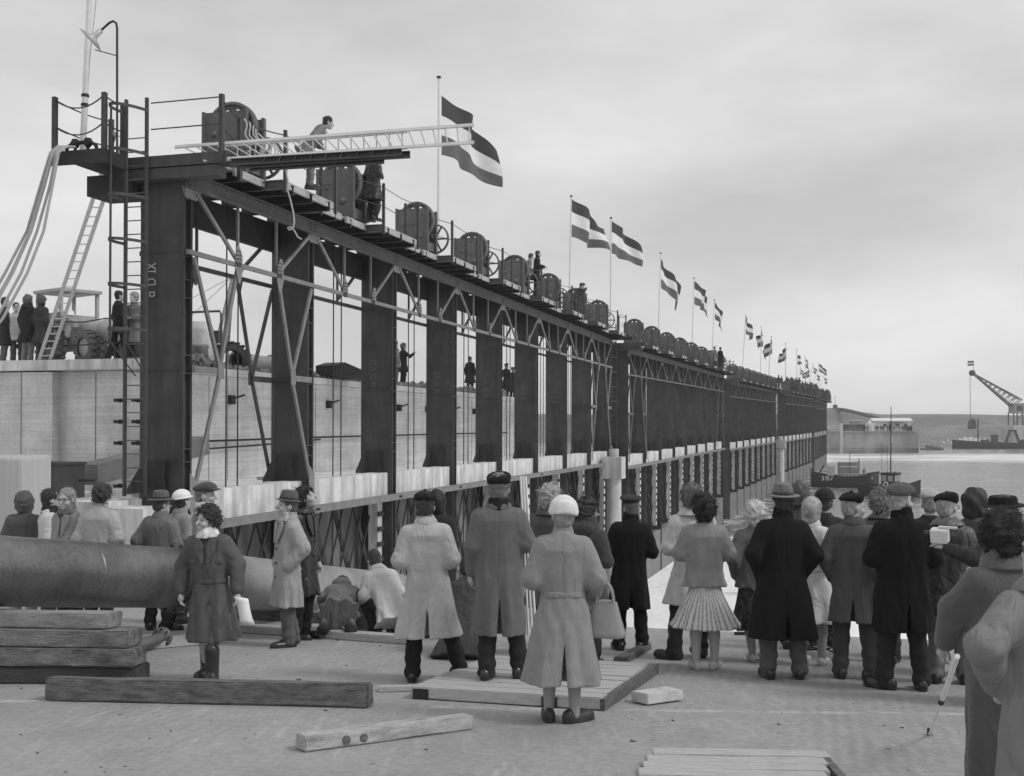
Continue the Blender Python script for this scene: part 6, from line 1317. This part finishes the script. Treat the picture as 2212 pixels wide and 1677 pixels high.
# crowd on the far gantry: reads as one mass
bm_ = bmesh.new(); random.seed(21)
for ci, n, ua, ub in ((3, 70, 2, 41), (4, 80, 0, 41)):
    for k in range(n):
        me = random.choice(FG); p_ = LOC(ci, random.uniform(ua, ub), random.uniform(-1.1, .9), DK); off = len(bm_.verts); bm_.from_mesh(me); bm_.verts.ensure_lookup_table(); a = random.uniform(0, 6); s_ = random.uniform(.94, 1.06) + (.35 if random.random() < .2 else 0) * 0; lift = random.choice((0, 0, .5))
        for v in bm_.verts[off:]:
            c = v.co * s_; v.co = (p_.x + c.x * math.cos(a) - c.y * math.sin(a), p_.y + c.x * math.sin(a) + c.y * math.cos(a), p_.z + c.z + lift)
me = bpy.data.meshes.new('crowd'); bm_.to_mesh(me); bm_.free(); me.materials.append(mat('far_cloth_0.06', .06)); tag(obj('crowd', me), 'dense crowd standing on the deck of the far caissons', 'crowd', kind='stuff')
# ================================================================ on top of the concrete wall
def wl(px, u, dz=0.): return LOC(0, u, v_for(px, u), BT + dz)
# tractor
t = empty('tractor', wl(158, 6.6, .01), (0, 0, R(-38))); tag(t, 'dusty pale wheeled loader with cab standing on the wall behind the ladder', 'tractor'); TP = mat('tractor_paint', .36, .6, .25, 2.5, .15, 20); TY = mat('dusty_tyre', .12, .9, .4, 4, .4, 30)
def wheel(p, r, w_):
    o = empty('wheel_hub_axis'); bpy.data.objects.remove(o)
    wt = MB(); wt.lathe([(r * .6, -w_ / 2), (r * .92, -w_ / 2), (r, -w_ * .3), (r, w_ * .3), (r * .92, w_ / 2), (r * .6, w_ / 2)], (0, 0, 0), (0, 1, 0), 28)
    for k in range(18):
        a = k * 2 * math.pi / 18
        for sg in (-1, 1):
            c = Vector((math.cos(a + sg * .06) * r * 1.0, sg * w_ * .24, math.sin(a + sg * .06) * r * 1.0)); wt.box(c, (.07, w_ * .5, .07), Euler((0, -a, sg * .5)))
    wo = wt.build('wheel', TY, t); wo.location = p
    MB().lathe([(0, -w_ * .3), (r * .3, -w_ * .34), (r * .33, -w_ * .3), (r * .6, -w_ * .35), (r * .62, -w_ * .2), (r * .62, w_ * .2), (0, w_ * .2)], (0, 0, 0), (0, 1, 0), 24).build('rim', TP, wo)
wheel((0, -.62, .52), .52, .34); wheel((0, .62, .52), .52, .34); wheel((1.6, -.55, .42), .42, .28); wheel((1.6, .55, .42), .42, .28)
V = Vol(.03); V.cap((.2, 0, .95), (1.7, 0, .9), .26, .24, .1).ell((1.75, 0, .85), (.3, .3, .34), .1).cap((-.5, 0, .7), (.4, 0, .7), .3, .3, .1); obj('bonnet', V.mesh('bonnet', TP), t)
for sy in (-.45, .45): MB().bar((-.5, sy, 1.35), (1.0, sy * 1.1, 1.05), .12, .16).build('lift_arm', TP, t)
MB().bx(-.9, .35, -.55, .55, .75, 1.0).build('cab_floor', TP, t)
for x in (-.85, .3):
    for y in (-.52, .52): MB().bx(x - .04, x + .04, y - .04, y + .04, 1.0, 1.95).build('cab_post', TP, t)
MB().bx(-.95, .42, -.6, .6, 1.95, 2.03).build('cab_roof', TP, t); MB().bx(-.85, -.82, -.5, .5, 1.0, 1.4).build('cab_panel', TP, t); MB().bx(-.8, .3, -.56, -.54, 1.0, 1.4).build('cab_panel', TP, t)
for y in (-.57,): MB().bx(.26, .3, -.5, .5, 1.0, 1.35).build('cab_panel', TP, t)
MB().lathe([(0, .16), (.12, .12), (.16, .0)], (.55, -.45, 1.3), n=14).build('head_lamp', WHITE, t)
# cable rail on the wall edge
t = empty('wall_railing', wl(113, 4.6, .0)); tag(t, 'thin post with two sagging cables along the left wall edge', 'railing'); a = t.location
MB().tube([a, a + Vector((0, 0, 1.05))], .025, 6).build('post', STEEL_D, t, world=True)
for hh, sg in ((1.0, .12), (.42, .06)):
    l_, r_ = wl(66, 4.7, hh + .15), wl(250, 4.7, hh + .02); z = Vector((0, 0, hh)); MB().tube([l_, a + z, (a + z).lerp(r_, .5) - Vector((0, 0, sg * .3)), (a + z).lerp(r_, .85) + Vector((0, 0, .04)), r_], .017, 5).build('cable', BLACK, t, world=True)
# machines seen through the first bay
def bk(px, v, dz=0.): return LOC(0, u_at(0, px, v), v, BT + dz)
t = empty('concrete_mixer', bk(425, 5.0, .01)); tag(t, 'pale stained machine housing seen through the first gantry bay', 'machine'); V = Vol(.03); V.loft([(0, .45, .4), (1.1, .42, .38), (1.3, .36, .3)], (0, 0, 0), np.eye(3), .05, 3.); obj('housing', V.mesh('housing', mat('machine_paint', .45, .7, .4, 3, .2, 20)), t)
MB().tube([(-.6, 0, 1.55), (.62, 0, 1.6), (.66, 0, 1.5), (.66, 0, .2)], .035, 6).build('pipe_frame', STEEL, t)
t = empty('steel_bucket', bk(431, 4.5, .01)); tag(t, 'upturned grey bucket before the pale machine on the wall', 'bucket'); m = MB(); m.lathe([(0, .62), (.2, .62), (.22, .6), (.24, .55), (.2, .5), (.27, .0), (0, 0)], n=18); m.build('bucket_shell', STEEL_L, t)
ap = P(503, 598, 33.5); t = empty('tripod_hoist', bk(480, 5.2)); tag(t, 'tripod of pale poles rising behind the first gantry bay', 'tripod')
for q_ in (bk(452, 5.0), bk(470, 6.5), bk(486, 7.6)): MB().tube([q_, ap], .055, 8).build('leg', STEEL_L, t, world=True)
MB().box(bk(462, 4.9, .95), (.25, .2, .35)).build('block', STEEL, t, world=True)
for k in range(2): MB().tube([ap, P(395, 655 + 45 * k, 33)], .008, 4, False).build('guy_rope', STEEL_L, t, world=True)
t = empty('big_tyre', bk(497, 4.55, .28), (0, 0, R(34))); tag(t, 'dark heavily treaded tyre half sunk in the rubble on the wall', 'tyre'); m = MB(); m.lathe([(.3, -.14), (.48, -.14), (.5, 0), (.48, .14), (.3, .14)], (0, 0, 0), (0, 1, 0), 28)
for k in range(20): a = k * math.pi / 10; m.box((math.cos(a) * .51, 0, math.sin(a) * .51), (.09, .3, .06), Euler((0, -a, .25)))
m.build('tyre_body', BLACK, t)
a, b = bk(512, 4.7, .3), bk(640, 5.0, .3); t = empty('pipe_section', a); tag(t, 'length of wide pipe with flanges lying on the wall', 'pipe'); d = (b - a).normalized(); PG = mat('pipe_grey', .22, .45, .2, 2)
m = MB(); m.tube([a, b], .28, 24, False); m.tube([a, b], .25, 24, False); m.build('shell', PG, t, world=True)
for f in (.02, .55, .72): MB().lathe([(.25, -.03), (.36, -.03), (.36, .03), (.25, .03), (.25, -.03)], a.lerp(b, f), d, 24).build('flange', PG, t, world=True)
t = obj('steel_skip', MB().prism([(0, 0), (1.9, -.1), (1.9, .12), (.5, .42), (0, .3)], .8, (0, 0, 0), (1, 0, 0), (0, 0, 1)).mesh('skip', STEEL_D), None, bk(681, 4.4, .12), (0, 0, R(62))); tag(t, 'dark steel chute lying on the rubble behind the third gantry column', 'chute')
# rubble along the wall top
random.seed(13); m = MB()
for k in range(1100):
    u = random.uniform(5.2, 36); v = 4.15 + abs(random.gauss(0, .35)); s_ = random.uniform(.03, .13) * (1.5 if random.random() < .08 else 1); hgt = max(0, .16 * math.sin(u * 1.1) + .08) * random.random()
    m.box(LOC(0, u, v, BT + s_ * .25 + hgt), (s_ * 1.5, s_ * 1.2, s_), (random.random() * 3, random.random() * 3, random.random() * 3))
tag(m.build('rubble', mat('rubble_stone', .22, .95, .6, 6, .2, 20)), 'broken stones and earth along the top edge of the concrete wall', 'rubble', kind='stuff')
# ---- air
def volume(name, dens, col, me):
    m = bpy.data.materials.new(name); m.use_nodes = True; t = m.node_tree; t.nodes.clear(); o = N(t, 'ShaderNodeOutputMaterial'); v = N(t, 'ShaderNodeVolumePrincipled'); v.inputs['Density'].default_value = dens; v.inputs['Color'].default_value = (col,) * 3 + (1,); v.inputs['Anisotropy'].default_value = .2
    t.links.new(v.outputs[0], o.inputs['Volume']); me.materials.append(m); return m

bx_ = MB(); bx_.bx(-420, 760, -25, 930, WZ - 2.8, 32); hz_o = bx_.build('haze', []); hz_o.data.materials.clear(); volume('haze_air', .00045, 1., hz_o.data); tag(hz_o, kind='stuff')
V = Vol(.6); V.ell((0, 0, 0), (22, 7, 9), .5)
sp = obj('spray', V.mesh('spray', None), None, tuple(P(1822, 968, 302))); sp.location.z = WZ + 1.6; sm_ = volume('spray_mist', .2, 1., sp.data); tag(sp, 'pale mist of spray at the far end of the caissons', 'spray', kind='stuff')
t_ = sm_.node_tree; vn = [n for n in t_.nodes if n.type == 'PRINCIPLED_VOLUME'][0]; tc_ = N(t_, 'ShaderNodeTexCoord'); mp_ = N(t_, 'ShaderNodeMapping'); mp_.inputs['Scale'].default_value = (1 / 22, 1 / 7, 1 / 9); ln = N(t_, 'ShaderNodeVectorMath', operation='LENGTH'); rg = N(t_, 'ShaderNodeMapRange'); rg.inputs[1].default_value = 1.; rg.inputs[2].default_value = .1; rg.inputs[3].default_value = 0.; rg.inputs[4].default_value = 1.
nn_ = N(t_, 'ShaderNodeTexNoise'); nn_.inputs['Scale'].default_value = .22; nn_.inputs['Detail'].default_value = 3; r2_ = N(t_, 'ShaderNodeMapRange'); r2_.inputs[1].default_value = .42; r2_.inputs[2].default_value = .7; r2_.inputs[4].default_value = .17; ml = N(t_, 'ShaderNodeMath', operation='MULTIPLY')
for a_, b_ in ((tc_.outputs['Object'], mp_.inputs[0]), (mp_.outputs[0], ln.inputs[0]), (ln.outputs['Value'], rg.inputs[0]), (tc_.outputs['Object'], nn_.inputs['Vector']), (nn_.outputs[0], r2_.inputs[0]), (rg.outputs[0], ml.inputs[0]), (r2_.outputs[0], ml.inputs[1]), (ml.outputs[0], vn.inputs['Density'])): t_.links.new(a_, b_)
